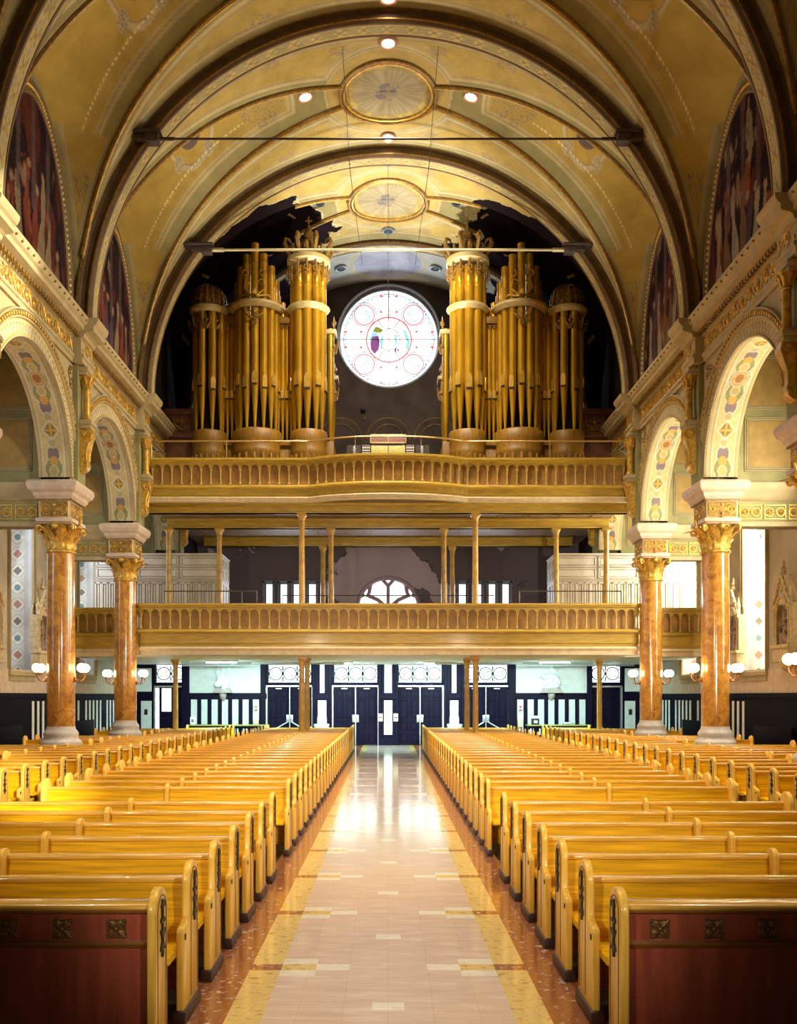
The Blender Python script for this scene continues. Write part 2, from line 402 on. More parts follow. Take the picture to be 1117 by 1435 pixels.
# ------------------------------------------------------------------ arcade walls, both sides
def arc_pts(yc, n=48):
    return [(yc + RA*cos(PI*i/n), ZS + .1 + RA*sin(PI*i/n)) for i in range(n+1)]
def arcade(sx):
    side = 'left' if sx < 0 else 'right'
    mb = MB()
    for X, fl in ((XW, 0), (XB, 1)):
        for a, b in zip(CYS[:-1], CYS[1:]):
            yc = (a+b)/2; ap = arc_pts(yc)
            zt = ZC if not fl else 11.2
            for p, q in zip(ap[:-1], ap[1:]):
                mb.add([(sx*X,p[0],p[1]),(sx*X,q[0],q[1]),(sx*X,q[0],zt),(sx*X,p[0],zt)], [(0,1,2,3)])
            for y0, y1 in ((a, yc-RA), (yc+RA, b)):
                mb.add([(sx*X,y0,ZS),(sx*X,y1,ZS),(sx*X,y1,zt),(sx*X,y0,zt)], [(0,1,2,3)])
            if fl == 0:
                pass
    mb.box(sx*XW, sx*XB, 36.5, YE, ZS, ZC)
    mb.box(sx*XW, sx*XB, -6, 6.5, ZS, ZC)
    mb.box(sx*XW, sx*XB, -6, 6.0, 0, ZS); mb.box(sx*XW, sx*XB, 36.65, 37.2, 4.06, ZS)
    mb.build('wall_%s_arcade' % side, M['cream'], kind='structure')
    # painted soffits
    n, m = 320, 34
    th = np.linspace(0, PI, n); u = np.linspace(-.5, .5, m)
    for a, b in zip(CYS[1:-1], CYS[2:]):
        yc = (a+b)/2
        Y = yc + RA*np.cos(th); Z = ZS + .1 + RA*np.sin(th)
        P = np.stack([np.broadcast_to(sx*(8.6 + .8*u)[None], (n, m)), np.broadcast_to(Y[:,None], (n, m)), np.broadcast_to(Z[:,None], (n, m))], -1)
        U, V = np.meshgrid(u, th*RA - PI*RA/2, indexing='xy')
        TRIM[0] += 1
        grid('trim_%d' % TRIM[0], P, stencil(U, V), M['paint'], kind='structure')
    for a, b in zip([CYS[0]], [CYS[1]]):
        yc = (a+b)/2; mb = MB(); ap = arc_pts(yc)
        for p, q in zip(ap[:-1], ap[1:]): mb.add([(sx*XW,*p),(sx*XB,*p),(sx*XB,*q),(sx*XW,*q)], [(0,1,2,3)])
        trim(mb, M['olive'])
    # archivolt: painted petal ring + bead course
    n, m = 420, 16
    for a, b in zip(CYS[1:-1], CYS[2:]):
        yc = (a+b)/2
        th = np.linspace(0, PI, n); r = np.linspace(RA-.02, RA+.38, m)
        T, R = np.meshgrid(th, r, indexing='ij')
        Cc = np.zeros((n, m, 3)); Cc[:] = CRM
        k = (T*RA/.17) % 1 - .5; rr = R-RA
        put(Cc, (rr > .07) & (rr < .32) & (np.abs(k) < .42*np.sqrt(np.clip(1-(rr-.07)/.25, 0, 1))), C3(.36,.25,.085))
        put(Cc, (rr > .07) & (rr < .25) & (np.abs(k) < .22*np.sqrt(np.clip(1-(rr-.07)/.18, 0, 1))), WHT)
        put(Cc, band(rr, .05, .03), GLD); put(Cc, band(rr, .35, .03), GLD)
        P = np.stack([np.full((n, m), sx*(XW-.035)), yc + R*np.cos(T), ZS+.1 + R*np.sin(T)], -1)
        TRIM[0] += 1
        grid('trim_%d' % TRIM[0], P, Cc, M['paint'], kind='structure')
        mb = MB()
        arcf = lambda R_: [((sx*XW, yc + R_*cos(t), ZS+.1 + R_*sin(t)), (-sx,0,0), (0, cos(t), sin(t))) for t in [PI*i/60 for i in range(61)]]
        mb.sweep([(0,-.02),(.07,-.02),(.07,.02),(0,.03)], arcf(RA+.01))
        mb.sweep([(0,0),(.06,0),(.09,.02),(.09,.05),(0,.06)], arcf(RA+.37))
        mb.sweep([(0,0),(.03,0),(.03,.10),(.10,.13),(.10,.16),(0,.17)], arcf(RA+.43))
        trim(mb, M['cream'], smooth=True)
        mb = MB(); nb = 66
        for i in range(nb):
            t = PI*(i+.5)/nb; y, z = yc + (RA+.48)*cos(t), ZS+.1 + (RA+.48)*sin(t)
            mb.box(-.05,.05,-.032,.032,-.04,.04); i0 = len(mb.v)-8
            mb.xf(Matrix.Translation((sx*(XW-.055), y, z)) @ Matrix.Rotation(-(PI/2-t), 4, 'X'), i0)
        trim(mb, M['gold'], bevel=.008, seg=1)
        # painted spandrel flowers in gold relief either side of the arch head
        mb = MB()
        for sy in (-1, 1):
            for k in range(9):
                a0 = random.uniform(.25, 1.0); rr = RA + .75 + .2*k/9
                y = yc + sy*(2.15 + .45*random.random()); z = ZS + 1.6 + 1.35*random.random()
                if math.hypot(y-yc, z-ZS-.1) < RA+.68: continue
                mb.torus((sx*(XW-.01), y, z), .09+.06*random.random(), .016, 'x', 14, 5, a0, a0+4.6)
                mb.sphere((sx*(XW-.01), y, z), .035, 8, 5)
        trim(mb, M['gold_dark'], smooth=True)

def scroll_frieze(mb, sx, x, y0, y1, z, h, step=.42):
    n = max(1, int((y1-y0)/step)); st = (y1-y0)/n
    for i in range(n):
        y = y0 + st*(i+.5); s = 1 if i % 2 else -1
        mb.torus((x, y, z), h*.36, h*.055, 'x', 14, 5, -.6*s, -.6*s + 5.2)
        mb.torus((x, y, z), h*.19, h*.05, 'x', 10, 4, .5, 5.0)
        mb.sphere((x, y, z), h*.10, 7, 5)
        mb.tube([(x, y-st*.5, z-s*h*.42), (x, y-st*.2, z-s*h*.46), (x, y+st*.1, z-s*h*.36), (x, y+st*.36, z), (x, y+st*.5, z+s*h*.42)], [h*.03, h*.06, h*.08, h*.06, h*.03], 5)
        for q in (-1, 1):
            mb.sphere((x, y+q*st*.44, z-q*s*h*.28), h*.12, 6, 4, sx=.5, sy=.8, sz=1.3)

def entab(sx):
    """upper entablature of the nave wall with breaks over the piers"""
    def prof(x):   # outline in (depth toward the nave, z)
        return [(0,10.72),(.07,10.72),(.07,10.84),(.11,10.86),(.11,10.93),(.04,10.96),(.04,11.36),(.10,11.38),(.12,11.46),(.20,11.50),(.36,11.54),(.36,11.66),(.42,11.70),(.47,11.80),(.47,ZC),(0,ZC)]
    mb = MB(); P = prof(0)
    ys = []
    mb.sweep(P, [((sx*XW, y, 0), (-sx,0,0), (0,0,1)) for y in (-6, YE)])
    for y in CYS:
        Q = [(a + (.24 if a > 0 else 0), b) for a, b in P]
        mb.sweep(Q, [((sx*XW, y+q, 0), (-sx,0,0), (0,0,1)) for q in (-.46, .46)])
    trim(mb, M['cream'])
    mb = MB()
    for a, b in zip(CYS[:-1], CYS[1:]):
        if a < 12: continue
        scroll_frieze(mb, sx, sx*(XW-.055), a+.48, b-.48, 11.16, .36)
        scroll_frieze(mb, sx, sx*(XW-.295), b-.4, b+.4, 11.16, .36, .4)
    trim(mb, M['gold'], smooth=True)
    # egg course under the cornice
    mb = MB()
    for k in range(int((YE-12)/.16)):
        mb.box(sx*(XW-.15), sx*(XW-.24), 12+k*.16, 12.09+k*.16, 11.38, 11.47)
        if k % 2 == 0: mb.sphere((sx*(XW-.47), 12.05+k*.16, 11.745), .03, 6, 4)
    trim(mb, M['gold_dark'])
    # pilaster strips above the columns
    for y in CYS[2:]:
        mb = MB()
        mb.box(sx*XW, sx*(XW-.14), y-.30, y+.30, ZS, 10.74)
        trim(mb, M['olive'])
        side = 'left' if sx < 0 else 'right'
        nm = {18.5: 'nearest the front', 24.5: 'above the nearer visible column', 30.5: 'above the column beside the galleries', 36.5: 'behind the organ loft front'}[y]
        t = thing('wall_colonnette', 'short gilded colonnette on a scrolled bracket, %s wall, %s' % (side, nm), 'colonnette', (sx*(XW-.14), y, 7.7), 0, 'gilded colonnettes on the %s nave wall' % side)
        X = -sx*.15
        q = MB()
        q.lathe([(.09,1.62),(.13,1.64),(.13,1.70),(.10,1.74)], 14, (X,0,0)); q.lathe([(.095,1.74),(.09,2.46)], 14, (X,0,0))
        q.build('shaft', M['gold'], t, smooth=True)
        q = MB(); q.lathe([(.09,2.46),(.11,2.49),(.10,2.52),(.12,2.66),(.20,2.80)], 14, (X,0,0))
        for k in range(8):
            a = k*PI/4; q.tube([(X+.1*cos(a),.1*sin(a),2.54),(X+.15*cos(a),.15*sin(a),2.7),(X+.2*cos(a),.2*sin(a),2.76),(X+.2*cos(a),.2*sin(a),2.7)], [.03,.03,.025,.015], 5)
        q.build('capital', M['gold'], t, smooth=True)
        q = MB(); q.box(-.2,.2,-.2,.2,2.80,2.88); q.box(-.24,.24,-.24,.24,2.88,3.0); q.build('abacus', M['cream'], t, bevel=.015)
        q = MB(); q.box(-.0, X*2, -.2, .2, 1.40, 1.50); q.box(-.0, X*2.2, -.23, .23, 1.50, 1.62); q.build('shelf', M['cream'], t, bevel=.012)
        q = MB()
        sc = [(0, 1.40, .26), (.10, 1.36, .24), (.16, 1.15, .22), (.12, .8, .20), (.17, .5, .20), (.10, .2, .16), (0, .05, .1)]
        e = 1 if X > 0 else -1
        q.prism([(0,1.40),(e*.30,1.40),(e*.33,1.25),(e*.27,1.08),(e*.20,.92),(e*.16,.75),(e*.17,.6),(e*.21,.48),(e*.17,.36),(e*.08,.28),(0,.25)], 'y', -.13, .13)
        for w in (-1, 1):
            q.torus((e*.2, w*.13, 1.24), .10, .028, 'y', 16, 6); q.sphere((e*.2, w*.13, 1.24), .05, 8, 6); q.torus((e*.11, w*.13, .46), .075, .024, 'y', 14, 6)
            q.tube([(e*.24, w*.13, 1.05), (e*.17, w*.14, .8), (e*.17, w*.13, .6)], [.025,.03,.025], 6)
        q.build('scroll_bracket', M['gold'], t, smooth=True)

# ------------------------------------------------------------------ columns
def leaf(w, h, curl, n=9):
    """acanthus leaf strip in local x (width), z (up), curling out along -y"""
    vs = []; fs = []; m = 7
    for i in range(n):
        t = i/(n-1); z = h*(t if t < .8 else .8 + .2*sin((t-.8)/.2*PI/2)*.7 - (.12 if t > .97 else 0))
        y = -curl*max(0, t-.25)**2*1.6
        ww = w*(.62 + .5*sin(PI*min(1, t*1.05)) )*(1 if i % 2 else .78)*(1-.55*max(0, t-.75)/.25)
        for j in range(m):
            s = j/(m-1)*2-1; vs.append((ww*s*.5, y - .10*w*(1-abs(s))*1.0 + .05*w*abs(s), z))
    for i in range(n-1):
        for j in range(m-1):
            a = i*m+j; fs.append((a, a+1, a+m+1, a+m))
    return vs, fs
def make_column(sx, y, label):
    t = thing('column', label, 'column', (sx*8.6, y, 0), 0, 'marble columns of the nave arcade')
    q = MB(); q.box(-.60,.60,-.60,.60,0,.52); q.build('plinth', M['stone_grey'], t, bevel=.02)
    q = MB(); q.lathe([(.56,.52),(.58,.60),(.56,.68),(.50,.72),(.52,.80),(.54,.88),(.50,.95),(.45,.98),(.43,1.06),(.45,1.12),(.42,1.18),(.37,1.25),(.36,1.32)], 40)
    q.build('base', M['stone_grey'], t, smooth=True, angle=60)
    q = MB(); q.lathe([(.355,1.32),(.36,2.6),(.352,4.2),(.34,5.80),(.34,5.86)], 48); q.build('shaft', M['marble'], t, smooth=True)
    q = MB(); q.lathe([(.37,5.84),(.39,5.88),(.37,5.92),(.34,5.93),(.34,6.1),(.37,6.35),(.46,6.55)], 32)
    for row, (z0, h, r, k0, w, cu) in enumerate(((5.93,.34,.355,0,.26,.5),(5.98,.56,.36,.5,.28,.85))):
        for k in range(8):
            vs, fs = leaf(w, h, cu*h)
            i0 = len(q.v); q.add(vs, fs)
            a = (k+k0)*PI/4
            q.xf(Matrix.Rotation(a, 4, 'Z') @ Matrix.Translation((0, -r, z0)), i0)
    for k in range(4):
        a = PI/4 + k*PI/2; d = Vector((cos(a), sin(a), 0))
        pts = [d*.36 + Vector((0,0,6.2)), d*.44 + Vector((0,0,6.42)), d*.58 + Vector((0,0,6.52))]
        pts += [d*(.60+.07*cos(b)) + Vector((0,0,6.46+.07*sin(b))) for b in [PI/2 - i*PI/4 for i in range(8)]]
        q.tube(pts, [.05,.055,.05]+[.045-.003*i for i in range(8)], 7)
        b = k*PI/2; e = Vector((cos(b), sin(b), 0))
        q.sphere(e*.47 + Vector((0,0,6.50)), .085, 10, 6); q.tube([e*.46 + Vector((0,0,6.5)), e*.5 + Vector((0,0,6.66)), e*.52 + Vector((0,0,6.74))], [.03,.035,.05], 6)
        for w in (-1, 1):
            f = Vector((-e.y, e.x, 0))*w
            q.torus(e*.44 + f*.14 + Vector((0,0,6.47)), .07, .022, 'x' if abs(e.x) > .5 else 'y', 12, 5)
    q.build('capital', M['gold'], t, smooth=True, angle=70)
    q = MB(); q.box(-.42,.42,-.5,.5,6.56,6.60); q.box(-.47,.47,-.56,.56,6.60,6.70); q.build('abacus', M['stone'], t, bevel=.02)
    q = MB(); q.box(-.40,.40,-.5,.5,6.70,7.16); q.build('impost_block', M['stone'], t, bevel=.01)
    q = MB()
    P = [(0,7.16),(.05,7.16),(.06,7.22),(.10,7.26),(.12,7.34),(.20,7.40),(.24,7.50),(.24,7.60),(.20,7.65),(0,7.65)]
    for (ax, ay) in ((1,0),(-1,0),(0,1),(0,-1)):
        pass
    lv = []
    for a, z in P[1:-1]: lv.append([(-.4-a,-.5-a,z),(.4+a,-.5-a,z),(.4+a,.5+a,z),(-.4-a,.5+a,z)])
    vs = [p for l in lv for p in l]; fs = [(3,2,1,0), tuple(4*(len(lv)-1)+i for i in range(4))]
    for i in range(len(lv)-1):
        for k in range(4):
            k2 = (k+1) % 4; fs.append((4*i+k, 4*i+k2, 4*i+4+k2, 4*i+4+k))
    q.add(vs, fs); q.build('impost_cornice', M['stone'], t)
    q = MB()   # gilded frieze panels on the block faces
    def panel(o, du, w, h):
        o = Vector(o); du = Vector(du); n = Vector((-du.y, du.x, 0)); ax = 'y' if abs(du.x) > .5 else 'x'
        for s in (-1, 1):
            c = o + du*(s*w*.29)
            q.torus(c, h*.30, .018, ax, 18, 5); q.torus(c, h*.17, .016, ax, 12, 5); q.sphere(c, .035, 8, 5)
            q.tube([c + Vector((0,0,h*.38)), o + du*(s*.05), c + Vector((0,0,-h*.38))], .018, 5)
        for z in (-h*.45, h*.45): q.tube([o - du*w*.47 + Vector((0,0,z)), o + du*w*.47 + Vector((0,0,z))], .016, 4)
        for s in (-1, 1): q.tube([o + du*(s*w*.47) + Vector((0,0,-h*.45)), o + du*(s*w*.47) + Vector((0,0,h*.45))], .016, 4)
        for s in (-1, 1): q.sphere(o + Vector((0,0,s*h*.28)), .045, 8, 5); q.sphere(o + du*(s*w*.42), .04, 8, 5)
    panel((0,-.502,6.93), (1,0,0), .76, .40); panel((-sx*.402,0,6.93), (0,1,0), .92, .40)
    q.build('frieze_ornament', M['gold'], t, smooth=True)
    q = MB(); q.box(-.36,.36,-.512,-.49,6.74,7.12); q.box(-sx*.39,-sx*.412,-.45,.45,6.74,7.12); q.build('frieze_ground', M['gold_dark'], t)
    q = MB()
    for k in range(15): q.box(-.42+k*.06-.017, -.42+k*.06+.017, -.56,-.5,7.15,7.2)
    for k in range(19): q.box(-sx*.4,-sx*.46, -.54+k*.06-.017, -.54+k*.06+.017, 7.15,7.2)
    q.build('bead_course', M['gold_dark'], t)
    return t
def sconce(sx, y, dx, label, grp, dy=0):
    """two-globe gas-style bracket fixed to a column at world x = sx*8.6, on side dx"""
    if abs(dx) > .01: base = (sx*8.6 + dx*.36, y, 2.55); rz = 0 if dx > 0 else PI
    t = thing('wall_sconce', label, 'sconce', base, rz, grp)
    q = MB(); q.lathe([(.02,0),(.075,.01),(.075,.03),(.03,.05)], 14); q.xf(Matrix.Rotation(PI/2, 4, 'Y')); q.build('backplate', M['copper'], t, smooth=True)
    for s in (-1, 1):
        q = MB(); q.tube([(.03,0,0),(.09,s*.05,-.04),(.16,s*.11,-.03),(.215,s*.15,.05),(.225,s*.16,.12),(.225,s*.16,.17)], [.018,.016,.016,.016,.02,.035], 8)
        a = q.build('arm', M['copper'], t, smooth=True)
        q = MB(); q.sphere((.225,s*.16,.30), .115, 20, 12); q.build('globe', M['globe'], a, smooth=True)
for sx in (-1, 1):
    arcade(sx); entab(sx)
    side = 'left' if sx < 0 else 'right'
    for y, lb in ((12.5, 'third from the camera side, out of the picture'), (18.5, 'at the picture edge, only its impost showing'), (24.5, 'the nearer of the two whole columns'), (30.5, 'standing at the end of the lower gallery front')):
        make_column(sx, y, 'tall orange marble column on the %s with gilded capital, %s' % (side, lb))
    for y, lb in ((24.5, 'nearer'), (30.5, 'farther')):
        for dx in (-1, 1):
            sd = 'left' if dx < 0 else 'right'
            sconce(sx, y, dx, 'lit twin globe bracket lamp on the %s side of the %s %s column' % (sd, lb, side), 'globe lamps on the columns')
sconce(1, 18.5, -1, 'lit twin globe bracket lamp at the right picture edge', 'globe lamps on the columns')

# ------------------------------------------------------------------ aisles: outer walls, windows, cross walls
def aisle(sx):
    side = 'left' if sx < 0 else 'right'
    mb = MB(); hw = .85; z0, z1 = 2.85, 9.2
    cs = [(a+b)/2+.42 for a, b in zip(CYS[:-1], CYS[1:])]
    edges = [-6.0]
    for c in cs: edges += [c-hw, c+hw]
    edges.append(YE)
    for i in range(0, len(edges), 2): mb.box(sx*XO, sx*(XO+.95), edges[i], edges[i+1], 0, 11.4)
    for c in cs:
        mb.box(sx*XO, sx*(XO+.95), c-hw, c+hw, 0, z0); mb.box(sx*XO, sx*(XO+.95), c-hw, c+hw, z1, 11.4)
    mb.build('wall_%s' % side, M['wallc'], kind='structure')
    mb = MB(); mb.box(sx*(XB-.05), sx*(XO+.95), -6, YE, 11.2, 11.5); mb.build('ceiling_%s_aisle' % side, M['olive'], kind='structure')
    for i, c in enumerate(cs):
        wn = 10*(1 if sx < 0 else 2) + i
        q = MB()
        q.box(sx*(XO+.74), sx*(XO+.78), c-hw, c+hw, z0, z1)
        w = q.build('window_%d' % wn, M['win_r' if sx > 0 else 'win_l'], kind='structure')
        q = MB()
        for k in range(1, 4): q.box(sx*(XO+.70), sx*(XO+.80), c-hw+k*hw/2-.02, c-hw+k*hw/2+.02, z0, z1)
        for k in range(1, 9): q.box(sx*(XO+.71), sx*(XO+.79), c-hw, c+hw, z0+k*.7-.015, z0+k*.7+.015)
        q.build('window_bars', M['iron'], w)
        # painted reveal (far jamb, faces the camera)
        if i >= 2:
            n, m = 300, 36
            zz = np.linspace(z0, z1, n); u = np.linspace(0, .74, m)
            Z, U = np.meshgrid(zz, u, indexing='ij')
            Cc = np.zeros((n, m, 3)); Cc[:] = C3(.42,.42,.40)
            uc = U-.30; p = .52; v = (Z % p) - p/2; odd = (np.floor(Z/p) % 3)
            put(Cc, band(np.abs(uc), .22, .02), C3(.45,.40,.22)); put(Cc, np.abs(uc) < .2, C3(.50,.49,.43))
            put(Cc, (np.abs(uc)+np.abs(v) < .2), C3(.62,.58,.48))
            put(Cc, (np.abs(uc)+np.abs(v) < .15) & (odd == 0), C3(.35,.20,.15)); put(Cc, (np.hypot(uc, v) < .10) & (odd == 1), C3(.16,.24,.23)); put(Cc, (np.abs(uc)+np.abs(v) < .14) & (odd == 2), C3(.18,.16,.12))
            put(Cc, ring(uc, v, .2, .02)*(np.abs(uc) < .2), C3(.40,.36,.20))
            put(Cc, U > .62, C3(.52,.50,.46))
            P = np.stack([sx*(XO+.74-.0-U*1.0), np.full_like(Z, c+hw-.004), Z], -1)
            TRIM[0] += 1; grid('trim_%d' % TRIM[0], P, Cc, M['paint'], kind='structure')
            # sill and moulded surround
            q = MB(); q.box(sx*(XO+.74), sx*(XO-.10), c-hw-.16, c+hw+.16, z0-.14, z0-.0); q.box(sx*XO, sx*(XO-.06), c-hw-.1, c+hw+.1, z0-.30, z0-.14)
            for s in (-1, 1):
                q.box(sx*XO, sx*(XO-.06), c+s*hw, c+s*(hw+.09), z0, z1); q.box(sx*XO, sx*(XO-.10), c+s*(hw+.09), c+s*(hw+.15), z0, z1)
            q.box(sx*XO, sx*(XO-.08), c-hw-.15, c+hw+.15, z1, z1+.15)
            trim(q, M['cream'], bevel=.01, seg=1)
    # cross walls over the aisle at every pier
    for y in CYS:
        q = MB(); q.box(sx*XB, sx*XO, y-.3, y+.3, 7.5, 11.2)
        if y < 36: q.box(sx*XB, sx*XO, y-.34, y+.34, 6.55, 7.18)
        q.build('wall_%s_cross' % side, M['olive'], kind='structure')
        q = MB()
        Pp = [(0,7.16),(.06,7.18),(.10,7.26),(.16,7.40),(.22,7.50),(.22,7.62),(0,7.65)]
        q.sweep(Pp, [((sx*x, y-.3, 0), (0,-1,0), (0,0,1)) for x in (XB, XO)])
        if y < 36: q.box(sx*XB, sx*XO, y-.40, y-.3, 6.50, 6.62)
        for (xa, xb, za, zb) in ((9.25,10.85,7.95,9.35),(9.25,10.85,9.55,10.95)):
            for k in range(2):
                d = .05*k
                q.box(sx*(xa+d), sx*(xb-d), y-.3, y-.325, za+d, za+d+.03); q.box(sx*(xa+d), sx*(xb-d), y-.3, y-.325, zb-d-.03, zb-d)
                q.box(sx*(xa+d), sx*(xa+d+.03), y-.3, y-.325, za+d, zb-d); q.box(sx*(xb-d-.03), sx*(xb-d), y-.3, y-.325, za+d, zb-d)
        trim(q, M['cream'], bevel=.006, seg=1)
        q = MB()
        for (xa, xb, za, zb) in ((9.36,10.74,8.06,9.24),(9.36,10.74,9.66,10.84)): q.box(sx*xa, sx*xb, y-.3, y-.306, za, zb)
        trim(q, mat('ochre panel', (.42,.30,.10), .7, var=.15, scale=4) if 'och' not in M else M['och'])
        q = MB()
        for k in range(3):
            xa = 9.08 + k*.64
            for s in (-1, 1):
                c = Vector((sx*(xa+.30+s*.15), y-.345, 6.88)); q.torus(c, .11, .017, 'y', 16, 5); q.torus(c, .06, .014, 'y', 12, 4); q.sphere(c, .03, 7, 5)
                q.tube([c + Vector((0,0,.13)), Vector((sx*(xa+.30), y-.345, 6.88)), c - Vector((0,0,.13))], .014, 4)
            for z in (6.70, 7.06): q.box(sx*(xa+.02), sx*(xa+.58), y-.34, y-.36, z-.012, z+.012)
            for x in (xa+.02, xa+.57): q.box(sx*x, sx*(x+.02), y-.34, y-.36, 6.70, 7.06)
        trim(q, M['gold'], smooth=True)
aisle(-1); aisle(1)
# ------------------------------------------------------------------ vault
def zc_(X): return 8.07 - .0076*np.abs(X)**2.9
def vault_h(X, t, w=2.74):
    hb = np.sqrt(np.clip(RV**2 - X**2, 0, None))
    hl = np.clip(zc_(X), 0, None)*np.sqrt(np.clip(1-(t/w)**2, 0, 1))
    return hb, hl
def groin_t(X, w=2.74):
    hb = np.sqrt(np.clip(RV**2 - X**2, 0, None))
    return w*np.sqrt(np.clip(1-(hb/np.maximum(zc_(X), .01))**2, 0, 1))
MURAL = []
def sm(x, w=.035): return np.clip(x/w + .5, 0, 1)
def vault_paint(X, t, web, tg, Z, damage, seed, cut=3.0):
    n, m = X.shape
    C = np.zeros((n, m, 3)); C[:] = OLV*.6 + CRM*.4
    aX, at = np.abs(X), np.abs(t)
    s = RV*np.arcsin(np.clip(aX/RV, 0, 1))      # arc distance from the crown
    sg = np.where(X < 0, -s, s)
    rm = np.hypot(sg, t)
    w1 = web.astype(float); w0 = 1-w1
    # --- side webs
    g = tg - at
    put(C, w1*sm(g-.08), OLV, .85)
    put(C, w1*sm(g-.30)*sm(s-2.85), CRM); put(C, w1*sm(g-.36)*sm(s-2.95), YEL*.6+OLV*.4); put(C, w1*sm(g-.40)*sm(s-3.0), CRM*.9)
    put(C, w1*sm(g-.46)*sm(s-3.1), YEL)
    put(C, w1*band(g, .60, .02)*sm(s-4.4), MAU, .5)
    pat = scroll(s, t, .11)
    put(C, w1*sm(.62-np.hypot((s-3.95)*.8, t*.9))*(pat > .45), MAU, .8)
    dc = np.hypot(s-6.6, t)
    put(C, w1*sm(.95-dc), YEL*.7+GLD*.3); put(C, w1*ring(s-6.6, t, .92, .12), CRM*.9+MAU*.1); put(C, w1*ring(s-6.6, t, .84, .03), MAU, .8)
    put(C, w1*sm(.46-dc), MAU*.6); put(C, w1*(dc < .38)*(vnoise(s*6, t*6, 3) > .5), DRK*2.2)
    for k in range(4):
        a = PI/4 + k*PI/2; u, v = s-6.6-.92*cos(a), t-.92*sin(a)
        put(C, w1*sm(.22-np.hypot(u, v)), CRM*.9); put(C, w1*(np.hypot(u, v) < .19)*(scroll(u, v, .05) > .4), MAU, .9)
    # glittering dotted border on the far edge of each panel
    dot = (np.abs(((s*6) % 1)-.5) < .3)
    put(C, w1*band(g, .74, .035)*dot*sm(s-4.6)*(t > 0), C3(.85,.75,.45), .9)
    # corner V panels running down to the springing
    e1 = 8.2 - aX; e2 = aX - np.sqrt(np.clip(RV**2-np.clip(Z-ZV, 0, RV)**2, 0, None)); mn = np.minimum(e1, e2)
    lowm = w1*sm(16.1-Z, .1)*sm(at-.9, .1)
    put(C, lowm, OLV*.9); put(C, lowm*sm(mn-.13), CRM*.85+MAU*.15); put(C, lowm*sm(mn-.19), YEL*.7+OLV*.3); put(C, lowm*sm(mn-.23), YEL)
    put(C, lowm*sm(15.3-Z)*sm(mn-.24)*(scroll(e1*1.6, Z, .10) > .38)*(vnoise(e1*3, Z*2, 5) > .2), MAU*.8, .9)
    put(C, lowm*band(mn, .16, .025), MAU, .6)
    # --- end webs (between groin and rib)
    d = at - tg
    put(C, w0*sm(d-.12)*sm(2.45-at), OLV, .8)
    put(C, w0*sm(d-.26)*sm(2.36-at)*sm(rm-1.95), CRM)
    e1 = w0*sm(d-.34)*sm(2.30-at)*sm(rm-2.05)
    put(C, e1, YEL*.55+CRM*.45)
    e2 = w0*sm(d-.48)*sm(2.16-at)*sm(rm-2.35)*sm(s-.9)
    put(C, e2, YEL*.85+CRM*.15)
    put(C, w0*band(d, .44, .04)*sm(s-.7)*sm(rm-2.1), MAU, .7); put(C, w0*band(at, 2.22, .03)*sm(rm-2.1), MAU, .6)
    for s0 in (1.35, 3.3):
        u, v = s-s0, at-1.95 + (0 if s0 < 2 else -.18)
        put(C, w0*(np.hypot(u*.7, v) < .20)*(scroll(u, v, .06) > .35), MAU, .8)
    put(C, e2*(scroll(s*1.5, at, .10) > .72)*sm(s-1.7)*sm(3.5-s), GLD, .6)
    # --- crown medallion
    put(C, rm < 1.92, CRM); put(C, (rm < 1.86) & (rm > 1.5), YEL*.6+CRM*.4)
    put(C, (rm < 1.80) & (rm > 1.52) & (scroll(np.arctan2(t, sg)*1.7, rm, .09) > .5), GLD)
    put(C, ring(sg, t, 1.45, .12), OLV)
    d = rm < 1.30
    ang = np.arctan2(t, sg)
    put(C, d, C3(.40,.31,.13)); ray = np.clip(.5+.5*np.sin(ang*26 + 3*np.sin(ang*5)), 0, 1)
    put(C, d & (rm < 1.05), C3(.37,.31,.18)); put(C, (d & (rm < 1.02) & (rm > .3))*ray, C3(.46,.40,.25), .8)
    put(C, d & (rm > 1.06) & (vnoise(sg*5, t*5, 9) > .52), C3(.52,.40,.14))
    put(C, d & (rm < .42) & (vnoise(sg*6, t*6, 2) > .45), C3(.25,.21,.21)); put(C, (np.hypot(sg*.6, t) < .14), C3(.34,.28,.22))
    put(C, (np.hypot(np.abs(sg)-.14, (t+.02)*1.8) < .11), C3(.18,.15,.15))
    # dirt toward the rib edges: wear of its own
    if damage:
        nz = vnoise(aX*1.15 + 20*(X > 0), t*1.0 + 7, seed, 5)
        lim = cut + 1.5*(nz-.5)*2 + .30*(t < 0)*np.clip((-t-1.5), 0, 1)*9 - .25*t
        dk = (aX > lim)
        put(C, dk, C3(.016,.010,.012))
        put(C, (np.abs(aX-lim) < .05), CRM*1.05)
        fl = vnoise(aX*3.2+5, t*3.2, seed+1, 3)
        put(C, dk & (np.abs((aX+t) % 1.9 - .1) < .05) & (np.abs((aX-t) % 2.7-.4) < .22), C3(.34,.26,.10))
    return C
def vault_bay(name, yc, half, damage, seed, res=(640, 190), cut=3.0):
    n, m = res
    a = np.linspace(0, 1, n//2)
    xs = RV*np.sin(a*PI/2)
    xs = np.concatenate([xs, [8.12, 8.2]])
    X1 = np.concatenate([-xs[::-1], xs[1:]])
    t1 = np.linspace(-half, half, m)
    X, t = np.meshgrid(X1, t1, indexing='ij')
    hb, hl = vault_h(X, t)
    if half < 2.5: hl = hl*0
    Z = ZV + np.maximum(hb, hl); web = hl > hb
    tg = groin_t(X)
    C = vault_paint(X, t, web, tg if half > 2.5 else tg*0+.0, Z, damage, seed, cut)
    P = np.stack([X, yc+t, Z], -1)
    return grid(name, P, C, M['paint'], kind='structure')
vault_bay('ceiling', 15.5, 3.0, False, 1, (420, 130))
